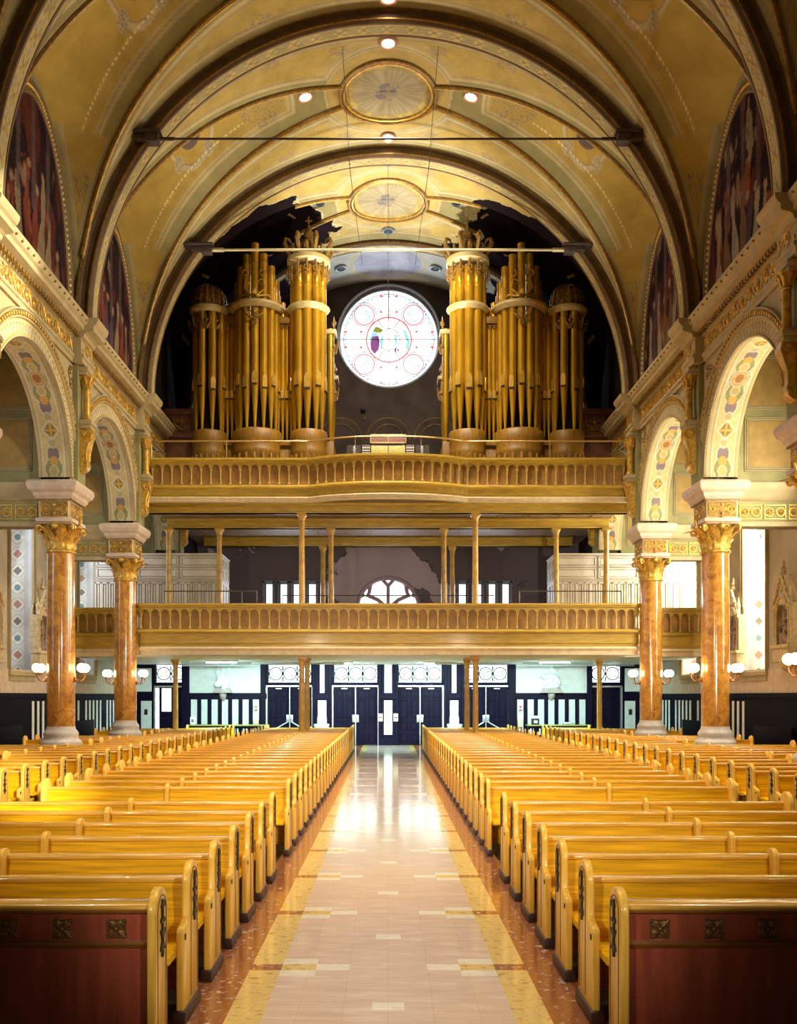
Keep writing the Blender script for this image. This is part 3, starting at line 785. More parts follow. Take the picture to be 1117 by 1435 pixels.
vault_bay('ceiling', 21.5, 3.0, False, 1, (560, 170))
vault_bay('ceiling', 27.5, 3.0, False, 2, (680, 220))
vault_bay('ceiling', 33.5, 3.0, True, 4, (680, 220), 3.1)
def vault_end():
    n, m = 420, 120
    a = np.linspace(-PI/2, PI/2, n); t1 = np.linspace(-1.75, 1.75, m)
    A, t = np.meshgrid(a, t1, indexing='ij')
    X = RV*np.sin(A); Z = ZV + RV*np.cos(A)
    sg = RV*A; s = np.abs(sg); rm = np.hypot(sg, t*.98)
    C = np.zeros((n, m, 3)); C[:] = C3(.50,.50,.42)  # cool tint paints the rose's daylight into the plaster and medallion
    put(C, np.abs(t) > 1.5, C3(.42,.42,.34)); put(C, band(np.abs(t), 1.45, .08), CRM)
    put(C, ring(sg, t, 1.52, .1), CRM); put(C, rm < 1.4, C3(.42,.42,.46)); put(C, (rm < 1.3) & (vnoise(sg*2, t*2, 8) > .5), C3(.36,.36,.42))
    put(C, band(t, .25*np.clip(s-1.4, 0, 9)*.35, .1)*(s > 1.5), CRM)
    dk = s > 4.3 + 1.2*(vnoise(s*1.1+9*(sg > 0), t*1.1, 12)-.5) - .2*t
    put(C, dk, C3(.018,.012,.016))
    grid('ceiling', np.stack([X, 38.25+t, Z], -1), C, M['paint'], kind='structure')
vault_end()
q = MB()   # plain vault over the unseen front bays
n = 40
for y0, y1 in ((-6, 12.5),):
    for i in range(n):
        a, b = PI*i/n, PI*(i+1)/n
        q.add([(RV*cos(a),y0,ZV+RV*sin(a)),(RV*cos(b),y0,ZV+RV*sin(b)),(RV*cos(b),y1,ZV+RV*sin(b)),(RV*cos(a),y1,ZV+RV*sin(a))], [(0,1,2,3)])
q.build('ceiling', M['olive'], smooth=True, kind='structure')

# transverse ribs: painted soffit + moulded faces
def rib(y, r, hw, style):
    n, m = 420, 22
    th = np.linspace(0, PI, n); u = np.linspace(-hw, hw, m)
    T, U = np.meshgrid(th, u, indexing='ij')
    C = np.zeros((n, m, 3)); C[:] = CRM; q = (T*r) % .62 - .31
    put(C, band(np.abs(U), hw*.78, .05), GLD, .7); put(C, np.abs(U) < hw*.62, OLV*.6+CRM*.4 if style else CRM)
    f = (np.abs(U) < hw*.6)
    put(C, f & (np.hypot(q, U) < .15) & (np.abs(q)+np.abs(U) > .06), C3(.60,.47,.16)); put(C, f & (np.abs(np.abs(q)-np.abs(U)*1.2) < .03), MAU, .8)
    put(C, f & (scroll(T*r, U, .08) > .6), C3(.30,.26,.14), .7)
    P = np.stack([r*np.cos(T), y+U, ZV+r*np.sin(T)], -1)
    TRIM[0] += 1; grid('trim_%d' % TRIM[0], P, C, M['paint'], kind='structure')
    q = MB()
    fr = lambda yy, s: [((r*cos(a), yy, ZV + r*sin(a)), (cos(a), 0, sin(a)), (0, s, 0)) for a in [PI*i/90 for i in range(91)]]
    d = RV - r + .12
    pr = [(-.015,-.03),(-.015,.03),(.05,.07),(.10,.07),(.12,.02),(.30,.0),(.34,.05),(.42,.05),(.46,.0),(d,0),(d,-.05),(.05,-.05)]
    q.sweep(pr, fr(y-hw, -1)); q.sweep(pr, fr(y+hw, 1))
    trim(q, M['ribface'], smooth=True, angle=30)
    q = MB()
    for s in (-1, 1):
        q.sweep([(.055,.075),(.095,.075),(.095,.09),(.055,.09)], fr(y+s*hw, s)); q.sweep([(.35,.05),(.41,.05),(.41,.07),(.35,.07)], fr(y+s*hw, s))
    trim(q, M['gold_dark'])
for y in (12.5, 18.5, 24.5, 30.5): rib(y-.12, RIB, .22, y > 20)
rib(36.5, 7.82, .16, False)
# groin mouldings and medallion rings
for yc in (15.5, 21.5, 27.5, 33.5):
    q = MB(); g = MB()
    for sx in (-1, 1):
        for st in (-1, 1):
            pts = []
            for i in range(60):
                x = 1.33 + (8.0-1.33)*i/59
                if x > 7.97: continue
                if yc > 30 and x > 3.3: continue
                tt = float(groin_t(np.array(x))); z = ZV + math.sqrt(RV*RV-x*x)
                pts.append((sx*x, yc+st*min(tt, 2.55), z-.015))
            q.tube(pts, .07, 8); g.tube([(a, b, c-.06) for a, b, c in pts], .03, 6)
    for R, r in ((1.42,.06),(1.30,.05)):
        ring_pts = [(R*cos(a), yc+R*sin(a), ZV+math.sqrt(RV**2-(R*cos(a))**2)-.02) for a in [2*PI*i/72 for i in range(72)]]
        (q if R > 1.35 else g).tube(ring_pts, r, 8, closed=True)
    trim(q, M['gold_dark'], smooth=True); trim(g, M['gold'], smooth=True)

# lunettes: wall, painted mural, beaded frame
def lunette(sx, yc, dark):
    side = 'left' if sx < 0 else 'right'
    q = MB(); n = 40; w, h = 2.74, 5.0
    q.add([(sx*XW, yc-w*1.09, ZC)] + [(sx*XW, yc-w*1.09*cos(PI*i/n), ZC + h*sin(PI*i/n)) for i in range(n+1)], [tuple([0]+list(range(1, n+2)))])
    q.build('wall_%s_lunette' % side, M['blackish'] if dark else M['olive'], kind='structure')
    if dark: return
    a_, b_ = 2.12, 3.95
    N1, N2 = 90, 60
    rr = np.linspace(0.01, 1, N2); th = np.linspace(0, PI, N1)
    T, R = np.meshgrid(th, rr, indexing='ij')
    Yl, Zl = a_*R*np.cos(T), b_*R*np.sin(T)
    sd = int(yc*3 + (sx > 0)*50)
    C = np.zeros(Yl.shape+(3,)); C[:] = C3(.035,.02,.022)
    n1 = vnoise(Yl*1.3+9, Zl*.6, sd, 3); n2 = vnoise(Yl*2.6+3, Zl*1.1, sd+1, 4)
    put(C, (n1 > .5), C3(.10,.03,.022)); put(C, (n2 > .60) & (Zl < 2.4), C3(.22,.07,.035)); put(C, (n2 > .66) & (n1 < .45), C3(.24,.17,.10))
    rng = random.Random(sd)
    for k in range(7):      # loosely brushed standing figures
        fy = -1.4 + .46*k + rng.uniform(-.1, .1); fh = rng.uniform(1.1, 1.9)*(1 if abs(fy) < 1.2 else .7); z0 = .1+rng.uniform(0, .4)
        col = rng.choice([C3(.20,.05,.03), C3(.26,.19,.11), C3(.09,.06,.08), C3(.17,.10,.05), C3(.30,.24,.17)])
        wv = .20*(1-.55*np.clip((Zl-z0)/fh, 0, 1)) + .04*np.sin(Zl*5+k)
        put(C, (np.abs(Yl-fy-.08*np.sin(Zl*2+k)) < wv) & (Zl > z0) & (Zl < z0+fh), col, .9)
        put(C, np.hypot(Yl-fy-.05, Zl-z0-fh-.10) < .11, C3(.30,.18,.11))
    for k in range(3): put(C, (np.abs(Yl-(-1+.9*k)) < .12) & (Zl > 1.4), C3(.12,.08,.075), .7)
    P = np.stack([np.full_like(Yl, sx*(XW-.06)), yc+Yl, ZC+.02+Zl], -1)
    where = {15.5: 'in the bay nearest the front', 21.5: 'above the nearer arch', 27.5: 'above the farther arch'}[yc]
    t = thing('lunette_painting', 'dark arched mural in a beaded frame, %s wall, %s' % (side, where), 'painting', (0,0,0), 0, 'lunette murals')
    grid('canvas', P, C, M['mural'], parent=t)
    q = MB()
    el = lambda k: [((sx*XW, yc+(a_+k)*cos(t), ZC+.02+(b_+k)*sin(t)), (-sx,0,0), (0, cos(t), sin(t))) for t in [PI*i/56 for i in range(57)]]
    q.sweep([(0,0),(.10,0),(.13,.04),(.10,.10),(.05,.12),(.05,.26),(.12,.30),(.12,.36),(0,.38)], el(-.03))
    q.build('frame', M['lunframe'], t, smooth=True, angle=30)
    q = MB(); nb = 84
    for i in range(nb):
        a = PI*(i+.5)/nb
        q.sphere((sx*(XW-.08), yc+(a_+.17)*cos(a), ZC+.02+(b_+.17)*sin(a)), .042, 7, 5)
    q.build('bead', M['beadgold'], t, smooth=True)['kind'] = 'stuff'
for sx in (-1, 1):
    for yc in (15.5, 21.5, 27.5): lunette(sx, yc, False)
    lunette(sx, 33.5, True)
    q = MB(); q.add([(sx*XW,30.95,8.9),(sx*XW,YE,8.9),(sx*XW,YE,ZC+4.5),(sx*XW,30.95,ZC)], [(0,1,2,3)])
    q = MB(); q.box(sx*XW, sx*(XW-.02), 36.3, YE, 7, 14); q.build('wall_%s_loft' % ('left' if sx < 0 else 'right'), M['blackish'], kind='structure')

# recessed ceiling lights
def downlight(x, y, on, label):
    z = ZV + float(max(vault_h(np.array(x), np.array(((y-.5) % 6)-3.0))))
    for c in (27.5, 33.5, 21.5, 15.5):
        if abs(y-c) <= 3: z = ZV + float(np.maximum(*vault_h(np.array(x), np.array(y-c))))
    if y > 36.5: z = ZV + math.sqrt(RV*RV-x*x)
    t = thing('ceiling_light', label, 'ceiling light', (x, y, z-.03), 0, 'recessed vault lights')
    t.rotation_euler = (0, math.asin(x/RV)*.8, 0)
    q = MB(); q.torus((0,0,-.01), .21, .05, 'z', 28, 8); q.build('trim_ring', M['rosering'] if on else M['grey'], t, smooth=True)
    q = MB(); q.lathe([(.01,-.035),(.12,-.03),(.19,-.01)], 24); q.build('lens', M['lamp_on'] if on else M['black'], t, smooth=True)
for x, y, n in ((0,25.35,'before'),(-2.45,27.5,'left of'),(2.45,27.5,'right of'),(0,29.65,'behind')):
    downlight(x, y, True, 'glowing recessed vault light %s the round medallion between the two tie rods' % n)
for x, y, n in ((0,31.0,'before'),(-2.45,33.4,'left of'),(2.45,33.4,'right of'),(0,35.6,'behind')):
    downlight(x, y, False, 'unlit dark round vault fitting %s the medallion nearest the organ' % n)
for x, n in ((-1.95,'left'),(1.95,'right')):
    downlight(x, 38.2, False, 'unlit dark round vault fitting %s of the bluish medallion above the rose window' % n)
for y in (19.3, 21.5, 23.7):
    for x in ((-2.45, 2.45) if y == 21.5 else (0,)):
        downlight(x, y, True, 'recessed vault light beyond the upper picture edge, at %s' % {19.3:'the front',23.7:'the back',21.5:('the left' if x < 0 else 'the right')}[y])

# tie rods with iron end boxes
def tie(y, z, x, mt, r, label):
    t = thing('tie_rod', label, 'tie rod', (0, y, z), 0, 'tie rods across the vault')
    q = MB(); q.tube([(-x,0,0),(x,0,0)], r, 10); q.build('rod', mt, t, smooth=True)
    q = MB(); q.tube([(-x+.15,0,0),(-x+.55,0,0)], r*1.6, 10); q.build('coupling', mt, t, smooth=True); q = MB(); q.tube([(x-.55,0,0),(x-.15,0,0)], r*1.6, 10); q.build('coupling', mt, t, smooth=True)
    for s in (-1, 1):
        q = MB()
        q.box(s*(x-.16), s*(x+.17), -.15, .15, -.12, .10); q.box(s*(x-.22), s*(x+.75), -.19, .22, .10, .17); q.box(s*(x+.17), s*(x+.5), -.1, .1, -.05, .1)
        q.build('end_bracket', M['bracket'], t, bevel=.015)
tie(24.0, 16.46, 6.05, M['bracket'], .028, 'dark iron tie rod spanning the vault at the nearer rib')
tie(29.93, 16.44, 5.82, M['rodlight'], .042, 'pale tie rod spanning the vault in front of the organ crowns')
# hanging wires
for nm, pts, lb in (('hanging_cable', [(0,31.0,19.85),(0,31.0,14.6)], 'thin dark cable hanging straight down before the rose window'),
                    ('ceiling_wire', [(-1.23,25.1,19.6),(-1.23,30.2,19.1),(-1.0,36.3,18.9)], 'thin wire running along the vault, left of the medallion'),
                    ('ceiling_wire', [(1.35,25.1,19.6),(1.3,30.2,19.1),(1.05,36.3,18.9)], 'thin wire running along the vault, right of the medallion')):
    q = MB(); q.tube(pts, .008, 6); o = q.build(nm, M['black'], smooth=True); tag(o, lb, 'wire')
# ------------------------------------------------------------------ end wall
def rect_holes(mb, x0, x1, z0, z1, y0, y1, holes):
    """wall slab in the xz plane with rectangular holes (x0,x1,z0,z1)"""
    xs = sorted(set([x0, x1] + [h[0] for h in holes] + [h[1] for h in holes])); zs = sorted(set([z0, z1] + [h[2] for h in holes] + [h[3] for h in holes]))
    for a, b in zip(xs[:-1], xs[1:]):
        for c, d in zip(zs[:-1], zs[1:]):
            mx, mz = (a+b)/2, (c+d)/2
            if any(h[0] < mx < h[1] and h[2] < mz < h[3] for h in holes): continue
            mb.box(a, b, y0, y1, c, d)
def round_wall(mb, cx, cz, r, x0, x1, z0, z1, y0, y1, a0=0, a1=2*PI, n=72):
    """slab front with a round hole, filled out to a rectangle, plus the reveal"""
    def outer(a):
        dx, dz = cos(a), sin(a); k = 1e9
        if dx > 1e-9: k = min(k, (x1-cx)/dx)
        if dx < -1e-9: k = min(k, (x0-cx)/dx)
        if dz > 1e-9: k = min(k, (z1-cz)/dz)
        if dz < -1e-9: k = min(k, (z0-cz)/dz)
        return (cx+dx*k, cz+dz*k)
    an = [a0+(a1-a0)*i/n for i in range(n+1)]
    for cxn, czn in ((x0,z0),(x1,z0),(x1,z1),(x0,z1)):
        a = math.atan2(czn-cz, cxn-cx)
        if a < 0: a += 2*PI
        if a0 < a < a1: an.append(a)
    an = sorted(an)
    for a, b in zip(an[:-1], an[1:]):
        p, q = (cx+r*cos(a), cz+r*sin(a)), (cx+r*cos(b), cz+r*sin(b)); s, t = outer(a), outer(b)
        mb.add([(p[0],y0,p[1]),(q[0],y0,q[1]),(t[0],y0,t[1]),(s[0],y0,s[1])], [(0,1,2,3)])
        mb.add([(p[0],y0,p[1]),(q[0],y0,q[1]),(q[0],y1,q[1]),(p[0],y1,p[1])], [(0,1,2,3)])
RX, RZ, RR = 0.03, 17.56, 2.18
q = MB()
q.box(-XO, -4.0, YE, YE+.8, 9.0, 21); q.box(4.0, XO, YE, YE+.8, 9.0, 21)
round_wall(q, RX, RZ, RR, -4, 4, 9.0, 21, YE, YE+.55)
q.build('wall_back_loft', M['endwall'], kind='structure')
def peeling():
    m, nt, b = new_mat('peeling plaster'); L = nt.links.new
    tc = N(nt, 'ShaderNodeTexCoord'); nz = N(nt, 'ShaderNodeTexNoise'); nz.inputs['Scale'].default_value = .42; nz.inputs['Detail'].default_value = 9; nz.inputs['Roughness'].default_value = .55
    L(tc.outputs['Object'], nz.inputs['Vector'])
    sp = N(nt, 'ShaderNodeSeparateXYZ'); L(tc.outputs['Object'], sp.inputs[0])
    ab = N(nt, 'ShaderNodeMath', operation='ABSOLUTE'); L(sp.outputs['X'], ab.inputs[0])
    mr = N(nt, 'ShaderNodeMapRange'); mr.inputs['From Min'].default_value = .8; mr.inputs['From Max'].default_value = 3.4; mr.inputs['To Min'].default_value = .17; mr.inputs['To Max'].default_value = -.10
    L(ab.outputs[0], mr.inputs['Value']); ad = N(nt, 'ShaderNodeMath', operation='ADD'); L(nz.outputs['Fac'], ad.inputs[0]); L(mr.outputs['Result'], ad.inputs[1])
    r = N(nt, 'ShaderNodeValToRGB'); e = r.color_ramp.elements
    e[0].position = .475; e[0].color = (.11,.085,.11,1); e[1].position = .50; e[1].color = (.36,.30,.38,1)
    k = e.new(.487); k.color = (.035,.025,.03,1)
    L(ad.outputs[0], r.inputs['Fac']); L(r.outputs['Color'], b.inputs['Base Color']); b.inputs['Roughness'].default_value = .85
    return m
M['peel'] = peeling()
FZ, CZ = 4.05, 8.67             # lower gallery floor, loft soffit
hw_, zb = 1.42, 5.86
slits = [(x-.155, x+.155, 5.55, 6.95) for x in (-5.13,-4.5,-3.93,-3.27,3.2,3.87,4.48,5.07)]
q = MB(); rect_holes(q, -XO, XO, FZ-.4, 9.0, YE, YE+.5, slits + [(-1.6, 1.6, zb-.0, 7.6)])
round_wall(q, 0, zb, hw_, -1.6, 1.6, zb, 7.6, YE, YE+.4, 0, PI, 40)
q.build('wall_back_gallery', M['peel'], kind='structure')
for i, s in enumerate(slits):
    q = MB(); q.box(s[0], s[1], YE+.42, YE+.46, s[2], s[3]); w = q.build('window_%d' % (40+i), M['win_c'], kind='structure')
    q = MB(); q.box(s[0]-.10, s[0], YE-.03, YE+.40, s[2]-.05, s[3]+.10); q.box(s[1], s[1]+.10, YE-.03, YE+.40, s[2]-.05, s[3]+.10); q.box(s[0]-.1, s[1]+.1, YE-.03, YE+.40, s[3], s[3]+.12)
    q.build('window_frame', M['slitframe'] if 'slitframe' in M else M['navy'], w, bevel=.01)
# half-round window of four large petals
q = MB(); q.prism([(hw_*cos(PI*i/40), zb+hw_*sin(PI*i/40)) for i in range(41)], 'y', YE+.30, YE+.34)
w = q.build('window_50', M['win_c'], kind='structure')
q = MB(); q.torus((0,YE+.2,zb), hw_-.05, .13, 'y', 40, 8, 0, PI); q.tube([(0,YE+.24,zb),(0,YE+.24,zb+hw_*.72)], .08, 8)
for s in (-1, 1):
    q.tube([(0,YE+.24,zb+.02),(s*.45,YE+.24,zb+.40),(s*.95,YE+.24,zb+.62)], .09, 8)
    q.tube([(s*.02,YE+.24,zb+hw_*.72),(s*.20,YE+.24,zb+hw_*.86),(s*.30,YE+.24,zb+hw_*.95)], .08, 8); q.tube([(s*.82,YE+.24,zb+.66),(s*.80,YE+.24,zb+.95),(s*.86,YE+.24,zb+1.12)], .08, 8)
    q.tube([(s*.30,YE+.24,zb+1.36),(s*.55,YE+.24,zb+1.28),(s*.74,YE+.24,zb+1.02),(s*.78,YE+.24,zb+.75)], .06, 8)
    q.tube([(s*1.0,YE+.24,zb+.62),(s*1.25,YE+.24,zb+.5)], .07, 8)
q.build('tracery', M['tracery'] if 'tracery' in M else M['whitew'], w, smooth=True)

# rose window
G = {}
for k, c, s in (('ros',(.85,.10,.16),1.0),('teal',(.25,.62,.66),1.2),('purple',(.26,.06,.28),.8),('green',(.30,.36,.04),.8),('blue',(.42,.62,.80),1.3),('amber',(1,.78,.35),1.4),('pale',(.60,.82,.90),1.0),('lead',(.03,.02,.03),0)):
    G[k] = emit('stained glass '+k, c, s) if s else mat('lead came', c, .6)
q = MB(); q.prism([(RX+RR*1.0*cos(2*PI*i/72), RZ+RR*sin(2*PI*i/72)) for i in range(72)], 'y', YE+.42, YE+.46)
W = q.build('window_1', M['rose'], kind='structure')
yg = YE+.41
def glass(nm, shapes, m):
    q = MB()
    for sh in shapes: q.prism([(RX+x, RZ+z) for x, z in sh], 'y', yg-.012, yg+.012)
    return q.build(nm, m, W)
def circ(cx, cz, r, n=14, a0=0): return [(cx+r*cos(a0+2*PI*i/n), cz+r*sin(a0+2*PI*i/n)) for i in range(n)]
R8 = [(1.48*cos(PI/2+k*PI/4), 1.48*sin(PI/2+k*PI/4)) for k in range(8)]
q = MB()
q.torus((RX,yg,RZ), .97, .03, 'y', 60, 5)
for k in (1,3,5,7): q.torus((RX+R8[k][0]*1.02,yg,RZ+R8[k][1]*1.02), .43, .024, 'y', 36, 5)
q.build('red_band', G['ros'], W)
q = MB()
for z in (0,): q.tube([(RX-RR,yg-.02,RZ),(RX+RR,yg-.02,RZ)], .013, 4)
q.tube([(RX,yg-.02,RZ-RR),(RX,yg-.02,RZ+RR)], .014, 4)
for s in (-1, 1):
    q.tube([(RX+s*.25,yg-.02,RZ+.5),(RX+s*.47,yg-.02,RZ+.85)], .013, 4); q.tube([(RX+s*.25,yg-.02,RZ-.5),(RX+s*.47,yg-.02,RZ-.85)], .013, 4)
q.torus((RX,yg-.02,RZ), .48, .011, 'y', 40, 4)
for k in (1,3,5,7): q.torus((RX+R8[k][0]*1.02,yg-.02,RZ+R8[k][1]*1.02), .52, .011, 'y', 30, 4)
for k in (0,2,4,6): q.torus((RX+R8[k][0]*1.02,yg-.02,RZ+R8[k][1]*1.02), .46, .008, 'y', 30, 4)
q.torus((RX,yg-.02,RZ), RR-.22, .011, 'y', 60, 4)
q.build('lead_came', G['lead'], W)
tri = []; gem = []; amb = []
for k in (0,2,4,6):
    cx, cz = R8[k]
    for s in (-1, 1):
        for u in (-1, 1): tri.append(circ(cx*1.04+s*.34, cz*1.04+u*.34, .075, 3, PI/2*(s*u) + .3))
    amb += [circ(cx*1.04+.42, cz*1.04, .035, 4), circ(cx*1.04-.42, cz*1.04, .035, 4), circ(cx*1.04, cz*1.04+.44, .04, 4), circ(cx*1.04, cz*1.04-.44, .04, 4), [(cx*1.04-.02,cz*1.04-.2),(cx*1.04+.02,cz*1.04-.2),(cx*1.04+.02,cz*1.04+.2),(cx*1.04-.02,cz*1.04+.2)] if k == 4 else circ(cx*1.04, cz*1.04-.3, .06, 5)]
glass('red_pane', tri, G['ros']); glass('amber_pane', amb, G['amber'])
rng = random.Random(3); tl = []; bl = []
for i in range(48):
    a = 2*PI*i/48; r = RR-.30; tl.append(circ(r*cos(a), r*sin(a), .05, 5, a)) if i % 3 == 0 else bl.append(circ(r*cos(a), r*sin(a), .06, 5, a))
for k in (1,3,5,7):
    a0 = PI/2+k*PI/4
    for j in range(10):
        b = 2*PI*j/10; bl.append(circ(R8[k][0]*1.02+.57*cos(b), R8[k][1]*1.02+.57*sin(b), .04, 4, b))
for i in range(64):
    a = 2*PI*i/64; r = RR-.13; bl.append(circ(r*cos(a), r*sin(a), .035, 5, a))
for k in (1,3,5,7):
    a = PI/2+k*PI/4
    for j in range(7):
        b = a + (j-3)*.10; r = RR-.27+.02*rng.random(); tl.append(circ(r*cos(b), r*sin(b), .045, 4, b))
    for j in range(9): tl.append(circ(R8[k][0]*1.02+rng.uniform(-.25,.25), R8[k][1]*1.02+rng.uniform(-.28,.2), rng.uniform(.02,.05), 5))
for i in range(40):
    a = 2*PI*(i+.5)/40; r = 1.12+.12*(i % 2); bl.append(circ(r*cos(a), r*sin(a), .025, 4, a))
glass('blue_pane', bl, G['pale']); 
glass('teal_pane', tl, G['teal'])
# robed figures in the centre medallion
glass('robe_pane', [[(-.78,-.42),(-.62,-.62),(-.44,-.42),(-.40,-.05),(-.46,.16),(-.72,.14),(-.80,-.1)]], G['purple'])
glass('green_pane', [[(-.70,.36),(-.58,.56),(-.40,.52),(-.27,.42),(-.34,.32),(-.52,.30)]], G['green'])
glass('mantle_pane', [[(-.82,.02),(-.72,.32),(-.55,.30),(-.46,.20),(-.60,.12),(-.74,.10),(-.80,-.32)],[(-.33,.1),(-.24,.22),(-.26,-.3),(-.32,-.42),(-.40,-.1)],[(.24,.2),(.34,.22),(.36,-.1),(.28,-.3)],[(.64,.4),(.72,.42),(.84,.1),(.92,-.1),(.86,-.4),(.72,-.42),(.78,-.1),(.68,.12)]], G['teal'])
glass('dark_pane', [[(.24,-.42),(.34,-.36),(.30,-.6)],[(.36,-.38),(.46,-.46),(.38,-.52)]], G['purple']); glass('staff_pane', [[(.40,.3),(.44,.28),(.50,-.02),(.46,-.03)]], G['amber'])
q = MB(); q.torus((RX,YE-.0,RZ), RR+.02, .05, 'y', 72, 8); q.torus((RX,YE+.38,RZ), RR-.03, .05, 'y', 72, 8)
q.build('window_frame', M['rosestone_daylit'], W, smooth=True)
q = MB()   # blind arches on the wall behind the console
for cx in (-2.05, 0, 2.05): q.torus((cx,YE-.02,13.12), .64, .022, 'y', 40, 6, 0, PI); q.torus((cx,YE-.0,13.12), .92, .02, 'y', 40, 6, 0, PI); q.box(cx-.66, cx-.62, YE-.04, YE, 9.1, 13.12); q.box(cx+.62, cx+.66, YE-.04, YE, 9.1, 13.12)
trim(q, M['gold_dark'], smooth=True)
t = thing('wall_fitting', 'small dark round fitting on the wall below the rose window', 'fitting', (-1.08, YE, 14.35))
q = MB(); q.lathe([(.10,0),(.12,.05),(.08,.16),(.03,.2)], 16); q.xf(Matrix.Rotation(PI/2, 4, 'X')); q.build('body', M['black'], t, smooth=True)
q = MB(); q.lathe([(.05,0),(.06,.05),(.03,.1)], 12, (.06,0,-.38)); q.build('lower_knob', M['copper'], t, smooth=True)

# ------------------------------------------------------------------ galleries
def parapet(name, label, path, z0, z1, step, facing, deep=.34, lo=.44):
    """arcaded parapet along path (list of xy); facing=+1 if outside is to the right of travel"""
    P = [Vector((p[0], p[1], 0)) for p in path]
    ds = [0]
    for a, b in zip(P[:-1], P[1:]): ds.append(ds[-1] + (b-a).length)
    Lt = ds[-1]
    def at(s):
        s = max(0, min(Lt, s))
        for i in range(len(P)-1):
            if s <= ds[i+1] + 1e-9:
                k = (s-ds[i])/max(1e-9, ds[i+1]-ds[i]); p = P[i].lerp(P[i+1], k)
                return p
        return P[-1]
    def nrm(s):
        d = at(s+.15) - at(s-.15); d.normalize(); return Vector((d.y, -d.x, 0))*facing
    t = thing(name, label, 'parapet', (0,0,0), 0, 'arcaded gallery fronts')
    nb = int(round(Lt/step)); st = Lt/nb; H = z1-z0
    fr = [(at(Lt*i/(nb*2)), nrm(Lt*i/(nb*2)), Vector((0,0,1))) for i in range(nb*2+1)]
    za, zt = z0 + .16*H, z0 + .86*H     # arcade foot and plate top
    r = st*.40; zs = zt - .06*H - r
    q = MB(); q.sweep([(-.20,zt),(.02,zt),(.05,zt+.02*H),(.05,zt+.05*H),(.09,zt+.07*H),(.09,zt+.14*H),(-.20,zt+.14*H)], fr); q.build('top_rail', M['gal'], t)
    q = MB(); q.sweep([(-.20,za-.02),(-.14,za-.02),(-.14,zt),(-.20,zt)], fr); q.build('back_panel', M['gal_back'], t)
    q = MB()
    for i in range(nb):
        s0 = st*i; n = 10; ff = []; bb = []
        for k in range(n+1):
            a = PI - PI*k/n; s = s0+st/2+r*cos(a); z = zs+r*sin(a); p = at(s); nn = nrm(s)
            ff.append((p, nn, z))
        ff = [(at(s0), nrm(s0), zs)] + ff + [(at(s0+st), nrm(s0+st), zs)]
        vs = []; fs = []
        for p, nn, z in ff:
            for off, zz in ((0,z),(0,zt),(-.13,z)): vs.append(p+nn*off+Vector((0,0,zz)))
        for k in range(len(ff)-1):
            a, b = 3*k, 3*(k+1); fs += [(a, b, b+1, a+1), (a+2, b+2, b, a)]
        q.add(vs, fs)
        arc = [at(s0+st/2+r*1.06*cos(PI-PI*k/10)) + nrm(s0+st/2)*.005 + Vector((0,0,zs+r*1.06*sin(PI-PI*k/10))) for k in range(11)]
        q.tube(arc, .012, 5)
    q.build('arch_plate', M['gal'], t)
    for i in range(nb+1):
        s = st*i; p = at(s) + nrm(s)*(-.045); q = MB(); h = zs-za
        q.lathe([(.045,0),(.045,.05),(.03,.07),(.026,.10),(.024,h*.8),(.03,h*.84),(.045,h*.93),(.048,h)], 8, (p.x, p.y, za))
        q.box(p.x-.045, p.x+.045, p.y-.045, p.y+.045, za, za+.045)
        q.build('colonnette', M['gal_light'], t, smooth=True)
    q = MB(); q.sweep([(-.20,za-.02),(.02,za-.02),(.05,za-.05*H),(.10,za-.08*H),(.10,za-.12*H),(.03,z0),(-.20,z0)], fr); q.build('foot_moulding', M['gal'], t)
    zl = z0-lo
    q = MB(); q.sweep([(-.20,z0),(.0,z0),(.0,z0-.45*lo),(-.03,z0-.5*lo),(-.03,z0-.62*lo),(-.2,z0-.62*lo)], fr); q.build('fascia', M['gal'], t)
    q = MB(); q.sweep([(-.20,z0-.62*lo),(.02,z0-.62*lo),(.04,z0-.70*lo),(.0,z0-.78*lo),(-.03,z0-.8*lo),(-.03,zl),(-.25,zl)], fr); q.build('lower_moulding', M['gal_cream'], t)
    return t
parapet('gallery_parapet', 'lower gallery front with arcaded panels, spanning between the two farther columns', [(-8.28,31.1),(-8.28,30.75),(-8.2,30.56),(-8.05,30.5),(8.05,30.5),(8.2,30.56),(8.28,30.75),(8.28,31.1)], 4.16, 5.14, .325, 1, lo=.70)
bul = [(-8.18,31.0),(-2.72,31.0)] + [(-2.62+.06*i, 31.0-.50*sin(PI/2*min(1, i/10))) for i in range(0)] 
bow = []
for i in range(25):
    a = -1 + 2*i/24; bow.append((2.62*a, 31.0-.62*(1-abs(a)**2.4)))
parapet('organ_loft_parapet', 'upper organ loft front with arcaded panels, bowed out at its middle', [(-8.18,31.0),(-2.7,31.0)] + bow + [(2.7,31.0),(8.18,31.0)], 8.98, 10.02, .327, 1, lo=.40)
for sx in (-1, 1):
    sd = 'left' if sx < 0 else 'right'
    parapet('aisle_gallery_parapet', 'short gallery front across the %s aisle beside the column' % sd, [(-10.98,32.0),(-9.1,32.0)] if sx < 0 else [(9.1,32.0),(10.98,32.0)], 4.16, 5.14, .315, 1, lo=.70)
q = MB(); q.box(-XO+.0, XO, 32.22, YE, 3.55, FZ); q.box(-8.1, 8.1, 30.56, 32.22, 3.55, FZ); q.build('floor_gallery', M['gal_cream'], kind='structure')
q = MB(); q.box(-XO, XO, 32.1, YE, 3.46, 3.549); q.box(-8.05, 8.05, 30.6, 32.1, 3.46, 3.549); q.build('ceiling_under_gallery', M['white'], kind='structure')
